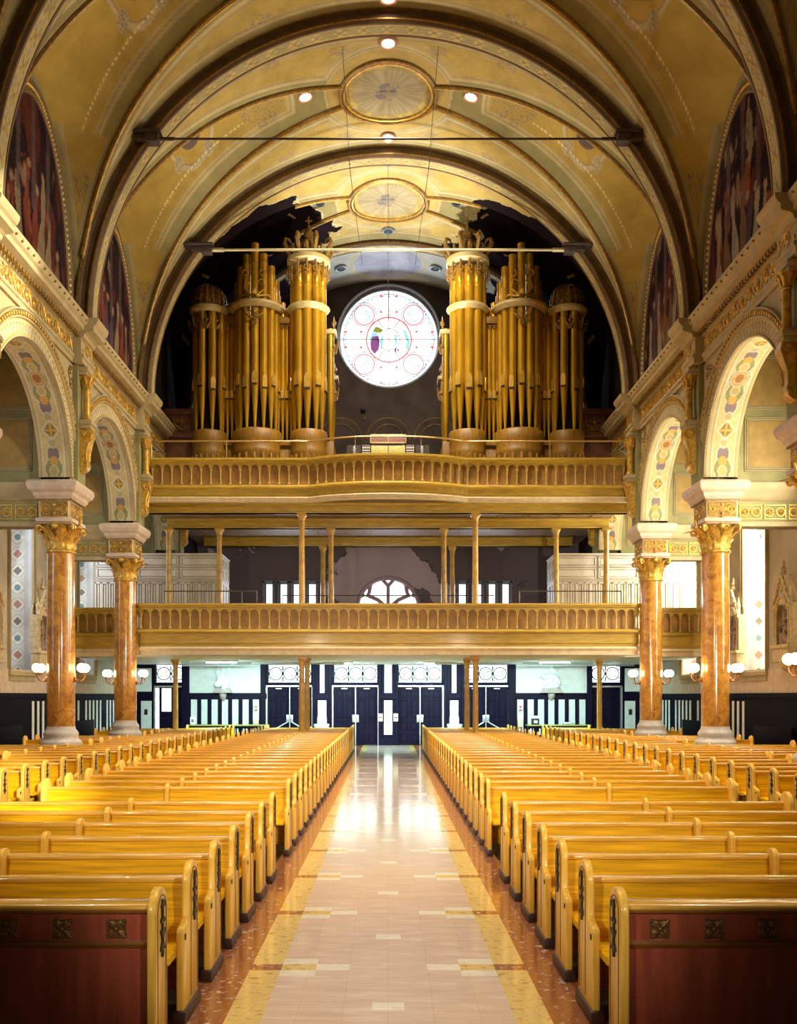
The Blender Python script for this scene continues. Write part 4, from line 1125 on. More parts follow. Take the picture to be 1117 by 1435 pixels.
q = MB(); q.box(-8.18, 8.18, 31.05, YE, CZ, 8.98); q.prism([(x, y+.1) for x, y in bow] + [(2.6,31.1),(-2.6,31.1)], 'z', 8.6, 8.98); q.build('floor_organ_loft', M['soffit'], kind='structure')
# soffit joints
q = MB()
for k in range(14):
    x = -7.4 + k*1.14; q.box(x-.02, x+.02, 31.3, YE, CZ-.02, CZ)
trim(q, M['organ_wood'])
for y, lb in ((31.65, 'nearest'), (34.5, 'middle'), (38.6, 'farthest')):
    t = thing('soffit_beam', 'long timber beam under the organ loft, the %s of the three' % lb, 'beam', (0, y, 8.3), 0, 'beams under the organ loft')
    hwid = 8.15 if y < 38 else 7.6
    q = MB(); q.box(-hwid, hwid, -.17, .17, 0, .37); q.build('beam', M['gal'], t, bevel=.02)
    q = MB(); q.box(-hwid, hwid, -.22, .22, .27, .36); q.box(-hwid, hwid, -.20, .20, 0, .05); q.build('edge_moulding', M['gal'], t, bevel=.01)
def post(x, y, z0, z1, label, r=.105, grp='iron posts carrying the galleries'):
    t = thing('iron_post', label, 'post', (x, y, z0), 0, grp); h = z1-z0
    q = MB(); q.lathe([(r*1.0,.16),(r*.98,h*.5),(r*.88,h-.34)], 18); q.build('shaft', M['post'], t, smooth=True)
    k = 1.6 if z0 > 1 else 1.0
    q = MB(); q.lathe([(r*k,0),(r*k,.06),(r*(.4+.6*k),.10),(r*(.4+.6*k),.14),(r,.17)], 18); q.build('base', M['post_dark'], t, smooth=True)
    q = MB(); q.lathe([(r*.9,h-.35),(r*1.05,h-.32),(r*.95,h-.28),(r*1.05,h-.18),(r*1.5,h-.08)], 18); q.box(-r*1.5,r*1.5,-r*1.5,r*1.5,h-.08,h); q.build('capital', M['post'], t, smooth=True)
for x, y, n in ((-2.93,31.65,'left of centre, nearest the gallery front'),(2.96,31.65,'right of centre, nearest the gallery front'),(-8.1,34.4,'leftmost, before the white booth'),(-6.23,34.4,'at the inner corner of the left white booth'),(-2.11,34.4,'left of the half-round window, in the middle row'),(2.06,34.4,'right of the half-round window, in the middle row'),(6.2,34.4,'at the inner corner of the right white booth'),(8.05,34.4,'rightmost, before the white booth'),(-2.7,38.6,'left, close to the back wall'),(2.66,38.6,'right, close to the back wall')):
    post(x, y, FZ, 8.3, 'slim brown post on the lower gallery, ' + n)
for x, y, n in ((-2.95,31.787,'left of centre, front row'),(2.98,31.787,'right of centre, front row'),(-2.92,33.587,'left of centre, second row'),(2.84,33.587,'right of centre, second row'),(-7.87,34.487,'far left, beside the outer doorway'),(7.82,34.487,'far right, beside the outer doorway')):
    post(x, y, 0, 3.46, 'slim brown post under the lower gallery, ' + n, .098)
# white panelled booths on the gallery
def booth(sx):
    sd = 'left' if sx < 0 else 'right'
    t = thing('panelled_booth', 'white panelled booth at the %s end of the lower gallery' % sd, 'booth', (0, 0, FZ), 0, 'white panelled booths'); H = 3.33
    x0, x1, y0, y1 = 6.25, 10.95, 34.78, 36.6
    q = MB(); q.box(sx*x0, sx*x1, y0, y1, 0, H); q.build('carcass', M['whitew_shade'], t)
    def fr_(q, a, b, z0, z1, e=.05):
        for (p, r, s, u) in ((a,b,z0,z0+e),(a,b,z1-e,z1),(a,a+e,z0,z1),(b-e,b,z0,z1)): q.box(sx*p, sx*r, y0-.05, y0, s, u)
        q.box(sx*(a+e*1.9), sx*(b-e*1.9), y0-.035, y0, z0+e*1.9, z1-e*1.9)
    n = 9; w = (x1-x0)/n
    for k in range(n):
        q = MB(); a = x0+k*w; fr_(q, a+.02, a+w*.5, 1.15, 2.3); fr_(q, a+w*.5, a+w-.02, 1.15, 2.3); fr_(q, a+.02, a+w*.5, .1, 1.08); fr_(q, a+w*.5, a+w-.02, .1, 1.08); q.build('front_panel', M['whitew'], t, bevel=.006, seg=1)
    q = MB()
    for k in range(3):
        a = x0 + k*1.56; 
        for z0 in (2.45, 2.88): fr_(q, a+.03, a+1.5, z0, z0+.38, .04)
    q.box(sx*(x0-.04), sx*x1, y0-.06, y1, H, H+.05); q.build('frieze_panel', M['whitew'], t, bevel=.006, seg=1)
    q = MB()
    for k in range(3):
        a = y0+.05+k*.58
        for z0, z1 in ((.1,1.08),(1.15,2.3),(2.45,2.83),(2.88,3.26)):
            q.box(sx*x0, sx*(x0-.03), a, a+.52, z0, z0+.05); q.box(sx*x0, sx*(x0-.03), a, a+.52, z1-.05, z1); q.box(sx*x0, sx*(x0-.03), a, a+.05, z0, z1); q.box(sx*x0, sx*(x0-.03), a+.47, a+.52, z0, z1)
    q.build('side_panel', M['whitew'], t, bevel=.006, seg=1)
booth(-1); booth(1)
# rails of the gallery
def rail(name, label, pts, r, zt, m, posts):
    t = thing(name, label, 'railing', (0,0,0)); q = MB(); q.tube(pts, r, 8); q.build('rail', m, t, smooth=True)
    for x, y in posts: q = MB(); q.tube([(x,y,zt),(x,y,pts[0][2] if len(pts) < 5 else min(p[2] for p in pts))], r*.8, 6); q.build('upright', m, t, smooth=True)
rail('safety_rail', 'thin iron rail above the left half of the lower gallery front', [(-7.5,31.2,5.62),(-4.9,31.2,5.62),(-4.4,31.2,5.62)], .02, FZ, M['railm'], [(-7.5,31.2),(-6.1,31.2),(-4.9,31.2),(-4.4,31.2)])
rail('safety_rail', 'thin iron rail above the right half of the lower gallery front', [(4.4,31.2,5.62),(4.9,31.2,5.62),(7.8,31.2,5.62)], .02, FZ, M['railm'], [(4.4,31.2),(5.6,31.2),(7.8,31.2)])
rail('safety_rail', 'long double rail before the half-round window', [(-4.2,36.8,5.72),(4.2,36.8,5.72)], .02, FZ, M['railm'], [(-4.2,36.8),(-1.9,36.8),(1.9,36.8),(4.2,36.8)])
rail('safety_rail', 'lower long rail before the half-round window', [(-4.2,37.0,6.1),(4.2,37.0,6.1)], .02, FZ, M['railm'], [(-4.2,37.0),(4.2,37.0)])
cr = [(-7.9,31.12,10.62),(-2.75,31.12,10.62)] + [(x, y+.14, 10.62) for x, y in bow] + [(2.75,31.12,10.62),(7.9,31.12,10.62)]
rail('brass_rail', 'brass rail above the organ loft front, bowed at its middle', cr, .028, 10.0, M['brass'], [(-7.9,31.12),(-5.4,31.12),(-2.75,31.12),(2.75,31.12),(5.4,31.12),(7.9,31.12)])

# ------------------------------------------------------------------ organ
def pipe(t, x, y, zf, zm, zt, r, face):
    """foot tip at zf, mouth at zm, top zt; face = angle the mouth looks toward"""
    q = MB()
    q.lathe([(r*.24,zf),(r*.30,zf+.05),(r*.95,zm-.02),(r,zm+.12),(r,zt-.75),(r*1.03,zt-.74),(r*1.03,zt-.70),(r,zt-.69),(r,zt-.35),(r*1.03,zt-.34),(r*1.03,zt-.30),(r,zt-.29),(r,zt)], 16, (x, y, 0))
    o = q.build('pipe', M['pipe'], t, smooth=True)
    q = MB(); d = Vector((cos(face), sin(face), 0)); e = Vector((-d.y, d.x, 0)); c = Vector((x, y, 0)) + d*r*.88
    w = r*.62; h = r*3.1
    prof = [(-w,0),(w,0),(w,h*.7),(w*.7,h*.9),(0,h),(-w*.7,h*.9),(-w,h*.7)]
    vs = [c + e*a + d*(.16*r) + Vector((0,0,zm+b)) for a, b in prof] + [c + e*a + Vector((0,0,zm+b)) for a, b in prof]
    n = len(prof); q.add(vs, [tuple(range(n)), tuple(range(2*n-1, n-1, -1))] + [(i, (i+1) % n, (i+1) % n + n, i+n) for i in range(n)])
    q.build('mouth', M['pipe_bright'], o)
    q = MB(); vs = [c + e*a + d*(.2*r) + Vector((0,0,zm+b)) for a, b in ((-w,-.055),(w,-.055),(w,.0),(-w,.0))] + [c + e*a + Vector((0,0,zm+b)) for a, b in ((-w,-.055),(w,-.055),(w,.0),(-w,.0))]
    q.add(vs, [(0,1,2,3),(7,6,5,4),(0,1,5,4),(1,2,6,5),(2,3,7,6),(3,0,4,7)]); q.build('mouth_slot', M['black'], o)
YO = 33.4
def fret(q, x, y, z, w, h, ax=None, n=1):
    """pierced gilded scroll work hanging in a panel"""
    for s in (-1, 1):
        q.torus((x+s*w*.25, y, z), min(w, h)*.22, .022, 'y', 14, 5, .3, 5.4); q.torus((x+s*w*.22, y, z-h*.3), min(w, h)*.14, .02, 'y', 12, 5)
        q.tube([(x+s*w*.48, y, z+h*.45), (x+s*w*.42, y, z), (x+s*w*.1, y, z-h*.35), (x, y, z-h*.5)], [.03,.03,.03,.015], 5)
    q.sphere((x, y, z+h*.15), .06, 8, 5); q.tube([(x, y, z-h*.5), (x, y, z+h*.5)], .022, 5)
def organ(sx):
    sd = 'left' if sx < 0 else 'right'
    t = thing('organ_case', 'gilded pipe organ case %s of the rose window, with crowned inner tower' % sd, 'organ', (0,0,0), 0, 'pair of organ cases')
    X = lambda v: sx*v
    yF = YO
    # structural box and plinth
    q = MB(); q.box(X(2.3), X(7.0), yF+.15, 35.6, 8.98, 11.1); q.build('case_base', M['organ_wood'], t, bevel=.02)
    q = MB(); q.box(X(2.45), X(6.95), yF+.85, 35.5, 11.1, 16.0); q.build('case_back', M['case_dark'], t)
    q = MB(); q.box(X(6.95), X(8.15), yF+.5, yF+.7, 8.98, 12.5); q.box(X(6.95), X(8.15), yF+.42, yF+.5, 12.35, 12.55); q.box(X(6.95), X(8.15), yF+.42, yF+.5, 11.5, 11.6); q.build('side_wing', M['wing'], t, bevel=.01)
    q = MB(); fret(q, X(7.5), yF+.45, 12.0, .7, .5); q.build('wing_carving', M['organ_wood'], t, smooth=True)
    q = MB(); q.box(X(2.3), X(7.0), yF+.05, yF+.2, 11.1, 11.28); q.box(X(2.3), X(7.0), yF+.02, yF+.2, 10.2, 10.34); q.build('base_moulding', M['organ_wood'], t, bevel=.02)
    # towers: centre x, radius, base z, pipes
    def tower(xc, R, yc, zimp, ptop, npipe, pr, sq):
        q = MB(); a0, a1 = PI, 2*PI
        pf = [(R*.86,9.6),(R*.92,10.0),(R*.84,10.3),(R*1.0,10.75),(R*1.02,10.9),(R*.98,10.95),(R*1.04,11.2),(R*1.06,11.55),(R*1.0,11.6)]
        q.lathe(pf, 28, (X(xc), yc, 0), a0, a1); q.build('tower_base', M['organ_wood'], t, smooth=True, angle=50)
        q = MB()
        for k in range(9):
            a = PI + PI*(k+.5)/9; q.tube([(X(xc)+R*1.0*cos(a), yc+R*1.0*sin(a), 10.72), (X(xc)+R*1.02*cos(a), yc+R*1.02*sin(a), 10.52), (X(xc)+R*.93*cos(a), yc+R*.93*sin(a), 10.34)], [.05,.07,.02], 6)
        q.build('carved_leaf_band', M['organ_wood'], t, smooth=True)
        for k in range(npipe):
            a = PI + PI*(k+.5)/npipe; zt = ptop(k); x, y = X(xc)+R*.80*cos(a), yc+R*.80*sin(a)
            pipe(t, x, y, 11.58, 13.05+.12*(k % 2), zt, pr, a)
        q = MB(); q.lathe([(R*1.02,zimp-.04),(R*1.12,zimp),(R*1.15,zimp+.05),(R*1.2,zimp+.07),(R*1.2,zimp+.16),(R*1.12,zimp+.2),(R*1.0,zimp+.2),(R*1.0,zimp-.04),(R*1.02,zimp-.04)], 28, (X(xc), yc, 0), a0, a1, cap=False); q.build('tower_cornice', M['organ_light'], t, smooth=True, angle=40)
    # inner crowned tower
    xc = 2.87; yc = yF+.25
    tower(xc, .64, yc, 15.9, lambda k: 17.42, 5, .165, 0)
    for k in range(5):
        pass
    q = MB()
    R = .74
    q.lathe([(R*.9,17.55),(R*1.0,17.62),(R*1.06,17.66),(R*1.06,17.8),(R*1.0,17.84)], 28, (X(xc), yc, 0), cap=True); q.build('crown_ring', M['organ_light'], t, smooth=True, angle=40)
    q = MB()
    for k in range(7):
        a = PI + PI*(k+.5)/7; x, y = X(xc)+.72*cos(a), yc+.72*sin(a)
        q.torus((x, y, 17.3), .09, .025, 'y', 12, 5); q.tube([(x, y, 17.56), (x, y, 16.9)], [.04,.015], 6); q.torus((x, y, 17.08), .06, .02, 'y', 10, 5)
    q.build('pierced_frieze', M['gold_dark'], t, smooth=True)
    q = MB()
    for k in range(8):
        a = PI/8 + k*PI/4; c, s_ = cos(a), sin(a)
        pts = [(.66,17.84),(.78,18.05),(.90,18.30),(.86,18.46),(.72,18.44),(.66,18.34)]
        q.tube([(X(xc)+r*c, yc+r*s_, z) for r, z in pts], [.06,.07,.085,.07,.055,.03], 7)
        a2 = a + PI/8; q.tube([(X(xc)+r*cos(a2), yc+r*sin(a2), z) for r, z in ((.66,17.84),(.70,18.02),(.74,18.16),(.66,18.24))], [.05,.06,.05,.02], 6)
        q.tube([(X(xc)+.3*c, yc+.3*s_, 17.9), (X(xc)+.34*c, yc+.34*s_, 18.25), (X(xc)+.18*c, yc+.18*s_, 18.5)], [.05,.05,.04], 6)
    q.lathe([(.5,17.84),(.42,17.95),(.30,18.2),(.22,18.45),(.24,18.5),(.15,18.6),(.19,18.72),(.20,18.8),(.12,18.92),(.07,19.0),(.05,19.08)], 16, (X(xc), yc, 0))
    q.build('crown', M['gold_dark'], t, smooth=True)
    q = MB(); q.box(X(xc)-.025, X(xc)+.025, yc-.025, yc+.025, 19.05, 19.42); q.box(X(xc)-.12, X(xc)+.12, yc-.022, yc+.022, 19.24, 19.29); q.build('cross', M['gold_dark'], t, bevel=.008)
    # middle bowed tower with tall stepped pipes
    xc2 = 4.72; tops = [15.8,16.9,17.55,17.95+.2,17.55,16.9,15.8]
    R2 = .86
    tower(xc2, R2, yF+.30, 15.9, lambda k: [16.95,17.4,17.75,18.12,17.78,17.42,17.0][k], 7, .14, 0)
    q = MB()
    for s in (-1, 1):
        q.tube([(X(xc2)+s*.08, yF-.62, 16.2), (X(xc2)+s*.36, yF-.5, 16.5), (X(xc2)+s*.30, yF-.5, 16.85), (X(xc2)+s*.12, yF-.55, 16.75), (X(xc2)+s*.22, yF-.55, 16.6)], [.03,.035,.03,.025,.015], 6)
        q.tube([(X(xc2)+s*.1, yF-.6, 16.2), (X(xc2)+s*.45, yF-.45, 16.3), (X(xc2)+s*.6, yF-.35, 16.2)], [.04,.04,.02], 6)
        q.torus((X(xc2)+s*.3, yF-.52, 17.05), .11, .022, 'y', 12, 5)
    q.sphere((X(xc2), yF-.62, 16.35), .12, 10, 6)
    q.build('top_carving', M['gold'], t, smooth=True)
    q = MB(); fret(q, X(xc2), yF-.60, 15.6, .7, .42); q.torus((X(xc2), yF-.6, 15.25), .06, .03, 'y', 10, 5); q.build('pendant_carving', M['gold_dark'], t, smooth=True)
    # outer domed tower
    xc3 = 6.46
    tower(xc3, .60, yF+.30, 15.85, lambda k: 15.9, 4, .14, 0)
    q = MB(); R = .56
    q.lathe([(R,16.08),(R*1.02,16.25),(R*.96,16.5),(R*.8,16.72),(R*.45,16.86),(.02,16.9)], 24, (X(xc3), yF+.3, 0)); q.build('dome', M['organ_wood'], t, smooth=True)
    q = MB()
    for k in range(9):
        a = PI + PI*k/8
        q.tube([(X(xc3)+R*1.03*cos(a)*f, yF+.3+R*1.03*sin(a)*f, z) for f, z in ((1,16.1),(1.03,16.3),(.96,16.52),(.8,16.75),(.45,16.89))], .03, 5)
        a += PI/16; q.torus((X(xc3)+R*1.02*cos(a), yF+.3+R*1.02*sin(a), 16.34), .07, .025, 'y', 10, 5); q.torus((X(xc3)+R*.95*cos(a), yF+.3+R*.95*sin(a), 16.55), .05, .02, 'y', 10, 5)
    q.build('dome_carving', M['gold_dark'], t, smooth=True)
    q = MB()
    for k in range(5):
        a = PI + PI*(k+.5)/5; fret(q, X(xc3)+.58*cos(a), yF+.3+.58*sin(a), 15.42, .34, .5)
    q.build('pierced_frieze', M['gold_dark'], t, smooth=True)
    # flats of slim pipes
    def flat(xa, xb, tops, zimp):
        n = len(tops)
        for k in range(n):
            x = xa + (xb-xa)*(k+.5)/n; pipe(t, X(x), yF+.28, 11.3, 12.85, tops[k], .095, -PI/2)
        q = MB(); q.box(X(xa), X(xb), yF+.08, yF+.5, zimp, zimp+.26); q.build('flat_cornice', M['organ_wood'], t, bevel=.02)
        q = MB()
        for k in range(n-1): q.torus((X(xa+(xb-xa)*(k+1)/n), yF+.15, zimp-.16), .11, .02, 'y', 12, 5, 0, PI)
        for xx in (xa, xb): q.tube([(X(xx),yF+.15,zimp),(X(xx)*.997,yF+.15,zimp-.5)], [.07,.02], 5)
        q.build('flat_fret', M['gold_dark'], t, smooth=True)
    flat(5.40, 6.05, [16.6,16.35,16.2,16.0][::-1] if False else [16.55,16.3,16.15,16.0], 15.5); flat(3.42, 4.05, [15.95,16.1,16.3,16.55], 15.5)
    # inner return seen edge-on beside the rose window
    q = MB()
    for k, (y, zt) in enumerate(((34.3,15.6),(34.9,14.4),(35.4,13.9))):
        q = MB(); q.lathe([(.05,11.4),(.13,12.9),(.13,zt)], 12, (X(2.12+.0*k), y, 0)); q.build('side_pipe', M['pipe'], t, smooth=True)
    q = MB(); q.box(X(1.98), X(2.35), 34.0, 35.6, 10.0, 11.4); q.build('side_base', M['organ_wood'], t, bevel=.02)
    q = MB(); q.box(X(1.9), X(2.3), 34.1, 34.7, 15.4, 15.55); q.build('side_cornice', M['organ_light'], t, bevel=.02); q = MB(); q.box(X(1.86), X(2.3), 34.7, 35.5, 13.9, 14.05); q.build('side_cornice', M['organ_light'], t, bevel=.02)
    for y, z in ((34.2,15.75),(34.45,15.9),(34.8,14.25),(35.1,14.4)): q = MB(); fret(q, X(2.0), y, z-.9, .3, .5); q.tube([(X(2.0),y,z-.7),(X(2.0),y,z)], .03, 5); q.sphere((X(2.0), y, z), .09, 8, 6); q.tube([(X(2.0),y,z),(X(2.0),y,z+.25)], [.04,.01], 5); q.build('side_carving', M['gold_dark'], t, smooth=True)
organ(-1); organ(1)
# console between the cases
t = thing('organ_console', 'organ console with stop jambs and music desk behind the bowed loft front', 'organ console', (0, 32.6, 9.12))
q = MB(); q.box(-1.5,1.5,-.1,1.0,-.14,0); q.build('podium', M['case_dark'], t)
q = MB(); q.box(-.95,.95,0,.9,0,1.05); q.box(-1.45,-.95,-.05,.9,0,1.75); q.box(.95,1.45,-.05,.9,0,1.75); q.build('case', M['case_dark'], t, bevel=.02)
for s in (-1, 1):
    q = MB(); q.box(s*.62, s*.92, .02, .10, 1.05, 1.78); j = q.build('stop_jamb', M['jamb'] if 'jamb' in M else M['organ_wood'], t, bevel=.01)
    for a in range(4):
        for b in range(7):
            q = MB(); q.lathe([(.012,0),(.026,.03),(.026,.045)], 8); q.xf(Matrix.Translation((s*(.665+a*.07), .02, 1.12+b*.092)) @ Matrix.Rotation(PI/2, 4, 'X')); q.build('stop_knob', M['white'], j, smooth=True)
    q = MB(); q.lathe([(.04,1.05),(.045,1.4),(.06,1.6),(.03,1.7)], 12, (s*1.18,-.12,0)); q.build('side_lamp', M['steel'], t, smooth=True)
for k in range(3):
    q = MB(); q.box(-.58,.58,-.12+k*.10,.10+k*.10,1.02+k*.17,1.05+k*.17); kb = q.build('keyboard', M['keys'] if 'keys' in M else M['white'], t, bevel=.004)
    q = MB()
    for i in range(35):
        if i % 7 not in (2, 6): q.box(-.57+i*.0328+.02,-.57+i*.0328+.036,-.02+k*.1,.09+k*.1,1.05+k*.17,1.062+k*.17)
    q.build('sharps', M['black'], kb)
q = MB(); q.box(-.60,-.01,.18,.22,1.40,1.80); q.box(.01,.60,.18,.22,1.40,1.80); q.build('fall_board', M['keypanel'] if 'keypanel' in M else M['gold'], t, bevel=.01)  # pale green gold boards above the keys
q = MB(); q.box(-.62,-.01,.2,.24,1.92,2.18); q.box(.01,.62,.2,.24,1.92,2.18); q.build('music_desk', M['desk'] if 'desk' in M else M['copper'], t, bevel=.01)
q = MB()
for a, b in ((-.64,0),(0,.64)):
    q.box(a,b,.17,.26,2.16,2.2); q.box(a,b,.17,.26,1.88,1.92)
for a in (-.64,-.02,.6): q.box(a,a+.04,.17,.26,1.88,2.2)
q.build('desk_frame', M['organ_light'], t, bevel=.008)
# ------------------------------------------------------------------ entrance wall under the gallery
doors = [(-4.23,1.94,2.52),(-1.40,1.94,2.52),(1.37,1.94,2.52),(4.20,1.94,2.52)]
odoors = [(-9.35,1.30,2.50),(9.35,1.30,2.50)]
q = MB(); rect_holes(q, -XO, XO, 0, 3.66, YE, YE+.5, [(x-w/2, x+w/2, 0, h) for x, w, h in doors+odoors] + [(x-.92, x+.92, 2.70, 3.44) for x, w, h in doors] + [(x-.62, x+.62, 2.70, 3.44) for x, w, h in odoors])
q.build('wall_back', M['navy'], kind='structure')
def door(i, x, w, h, outer, open_):
    z1, z2 = 2.70, 3.44; tw = .62 if outer else .92
    q = MB(); q.box(x-w/2-.05, x-w/2+.02, YE-.04, YE+.2, 0, h+.03); q.box(x+w/2-.02, x+w/2+.05, YE-.04, YE+.2, 0, h+.03); q.box(x-w/2-.05, x+w/2+.05, YE-.04, YE+.2, h-.02, h+.05)
    d = q.build('door_%d' % i, M['steel'], kind='structure')
    leaves = [(x-w/2+.03, x-.012), (x+.012, x+w/2-.03)] if not outer else [(x-w/2+.03, x+w/2-.03)]
    for k, (a, b) in enumerate(leaves):
        q = MB(); q.box(a, b, YE+.08, YE+.15, .02, h-.03)
        cw = (b-a)
        for (za, zb) in ((.12,.50),(.62,1.05),(1.15,1.95),(2.02,2.38)):
            for s in (0, 1):
                xa = a+.07+s*(cw-.02)/2; xb = xa + cw/2-.12
                q.box(xa, xb, YE+.055, YE+.08, za, za+.04); q.box(xa, xb, YE+.055, YE+.08, zb-.04, zb); q.box(xa, xa+.04, YE+.055, YE+.08, za, zb); q.box(xb-.04, xb, YE+.055, YE+.08, za, zb); q.box(xa+.07, xb-.07, YE+.06, YE+.08, za+.08, zb-.08)
        lf = q.build('leaf', M['navy'], d, bevel=.008, seg=1)
        if not outer:
            q = MB(); s = 1 if k == 0 else -1; e = b if k == 0 else a
            q.box(e-s*.02, e-s*.13, YE+.03, YE+.08, .98, 1.30); q.build('push_plate', M['steel'], lf, bevel=.008)
            q = MB(); q.box((a+b)/2-.13, (a+b)/2+.13, YE+.02, YE+.08, h-.12, h-.07); q.build('closer', M['closer'], lf, bevel=.008)
    if not outer:
        q = MB(); q.box(x-.02, x+.02, YE+.02, YE+.1, .02, h-.03); q.build('meeting_bar', M['steel'], d)
    q = MB(); q.box(x-tw, x+tw, YE+.14, YE+.17, z1, z2); tr = q.build('transom', M['transom'], d)
    q = MB()
    n = 3 if not outer else 2
    for k in range(n):
        cx = x + (k-(n-1)/2)*tw*2/n; cz = (z1+z2)/2
        q.torus((cx, YE+.12, cz), .27, .026, 'y', 28, 5)
        for a in range(4):
            b = PI/4 + a*PI/2; q.tube([(cx+.07*cos(b), YE+.12, cz+.07*sin(b)), (cx+.2*cos(b), YE+.12, cz+.2*sin(b))], .02, 5)
            q.torus((cx+.37*cos(b)*.95, YE+.12, cz+.37*sin(b)*.95), .08, .016, 'y', 12, 4)
        for s in (-1, 1):
            if k < n-1 or s < 0: q.tube([(cx+s*tw/n, YE+.12, z1+.05), (cx+s*tw/n, YE+.12, z2-.05)], .018, 5)
    q.build('leading', M['lead'], tr, smooth=True)
    if outer:
        q = MB()
        for k in range(2): q.torus((x+(k-.5)*tw, YE+.11, (z1+z2)/2), .05, .03, 'y', 12, 6)
        q.build('amber_boss', G['amber'], tr, smooth=True)
    q = MB(); e = .16
    q.box(x-tw-e, x-tw, YE-.06, YE+.12, z1-.1, z2+.1); q.box(x+tw, x+tw+e, YE-.06, YE+.12, z1-.1, z2+.1); q.box(x-tw, x+tw, YE-.06, YE+.12, z2, z2+.1); q.box(x-tw, x+tw, YE-.06, YE+.12, z1-.1, z1)
    q.build('transom_frame', M['navy'], d, bevel=.012)
    if not outer and abs(x) > 3:
        q = MB()
        for s in (-1, 1): q.tube([(x+s*.08, YE-.0, 1.0), (x+s*.85, YE-.25, .55)], .03, 8)
        q.build('brace_bar', M['steel'], d, smooth=True)
for i, (x, w, h) in enumerate(doors): door(i+1, x, w, h, False, False)
for i, (x, w, h) in enumerate(odoors): door(i+5, x, w, h, True, i == 0)
# the left outer door stands a little open onto daylight
q = MB(); q.box(-9.97, -9.85, YE+.03, YE+.07, .25, 2.45); q.box(-9.72, -9.33, YE+.045, YE+.06, 1.45, 2.43); q.build('window_60', M['daygap'] if 'daygap' in M else M['transom'], kind='structure')
# panelling
def woodwork():
    q = MB()
    for xa, xb in ((-8.55,-5.45),(5.45,8.55)):        # statue bays
        q.box(xa-.25, xb+.25, YE-.06, YE, 1.98, 2.22); q.box(xa-.25, xb+.25, YE-.05, YE, 0, .45); q.box(xa-.3, xa, YE-.10, YE, 0, 3.5); q.box(xb, xb+.2, YE-.10, YE, 0, 3.5)
        for k in range(8):
            a = xa + k*(xb-xa)/7.0; q.box(a-.08, a+.08, YE-.05, YE, .4, 2.0)
    for x in (-2.83, 0, 2.83):
        for s in (-1, 1): q.box(x+s*.36-.06, x+s*.36+.06, YE-.10, YE, 0, 3.5); q.box(x+s*.18, x+s*.30, YE-.05, YE, .25, 3.5)
        q.box(x-.4, x+.4, YE-.08, YE, 1.98, 2.22); q.box(x-.4, x+.4, YE-.08, YE, 0, .3)
    q.box(-XO, XO, YE-.1, YE, 3.46, 3.6)
    q.box(-10.9, -10.05, YE-.06, YE, 2.0, 2.2); q.box(10.05, 10.9, YE-.06, YE, 2.0, 2.2)
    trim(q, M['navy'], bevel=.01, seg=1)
    q = MB()
    for xa, xb in ((-8.55,-5.45),(5.45,8.55)):
        for k in range(7):
            w = (xb-xa)/7; a = xa + k*w; q.box(a+.09, a+w-.09, YE-.02, YE, .45, 1.96)
        q.box(xa+.03, xb-.03, YE-.03, YE, 2.24, 3.6)
    for x in (-2.83, 0, 2.83):
        q.box(x-.16 if x == 0 else x-.10, x+.16 if x == 0 else x+.10, YE-.03, YE, 2.24, 3.5); q.box(x-.24 if x == 0 else x-.2, x+.24 if x == 0 else x+.2, YE-.03, YE, .45, 1.92)
    for s in (-1, 1): q.box(s*10.15, s*10.6, YE-.03, YE, .3, 1.9); q.box(s*10.15, s*10.8, YE-.03, YE, 2.3, 3.3)
    trim(q, M['white'])
woodwork()
def smallbox(nm, label, cat, x, z, w, h, m, d=.1, extra=None, grp=None):
    t = thing(nm, label, cat, (x, YE-.03, z), 0, grp); q = MB(); q.box(-w/2, w/2, -d, 0, 0, h); q.build('body', m, t, bevel=.015)
    if extra: extra(t)
for s in (-1, 1):
    def ex(t):
        q = MB(); q.box(-.07,.07,-.13,-.12,.16,.19); q.build('coin_slot', M['black'], t)
    smallbox('offering_box', 'cream offering box on the %s edge of the white panel between the main doors' % ('left' if s < 0 else 'right'), 'offering box', s*.33, 1.02, .20, .34, M['beige'], .12, ex, 'offering boxes')
    def ex2(t):
        q = MB(); q.box(-.05,.05,-.075,-.06,.03,.10); q.box(-.05,.05,-.075,-.06,.16,.23); q.build('red_mark', M['red2'], t)
    smallbox('fire_alarm_pull', 'red and white alarm pull on the pale strip beside the %s side doors' % ('left' if s < 0 else 'right'), 'alarm pull', s*5.66, 1.45, .15, .28, M['white'], .06, ex2, 'alarm pulls')
    smallbox('wall_box', 'small beige box on the pale strip beside the %s side doors' % ('left' if s < 0 else 'right'), 'box', s*5.66, .78, .22, .34, M['beige'], .1, None, 'beige wall boxes')
    smallbox('light_switch', 'dark switch plate on the pale panel near the %s corner' % ('left' if s < 0 else 'right'), 'switch', s*10.38, 1.3, .13, .24, M['black'], .04, None, 'switch plates')
# holy water fonts
for s in (-1, 1):
    t = thing('holy_water_font', 'white marble font on the narrow panel %s of the main doors' % ('left' if s < 0 else 'right'), 'font', (s*2.83, YE-.05, 0), 0, 'holy water fonts')
    q = MB(); q.lathe([(.2,0),(.22,.08),(.12,.16),(.10,.5),(.14,.6),(.30,.74),(.33,.86),(.33,.92),(.26,.92),(.2,.82),(.02,.80)], 24, (0,-.36,0)); q.build('basin', M['marble_w'], t, smooth=True, angle=50)
    q = MB(); q.box(-.2,.2,-.06,0,.85,1.2); q.prism([(-.2,1.2),(.2,1.2),(.12,1.36),(0,1.42),(-.12,1.36)], 'y', -.06, 0); q.build('back_plate', M['marble_w'], t, bevel=.015)
    q = MB(); q.lathe([(.01,.92),(.05,.94),(.05,1.02),(.02,1.06)], 12, (0,-.3,0)); q.build('spout', M['stone_grey'], t, smooth=True)

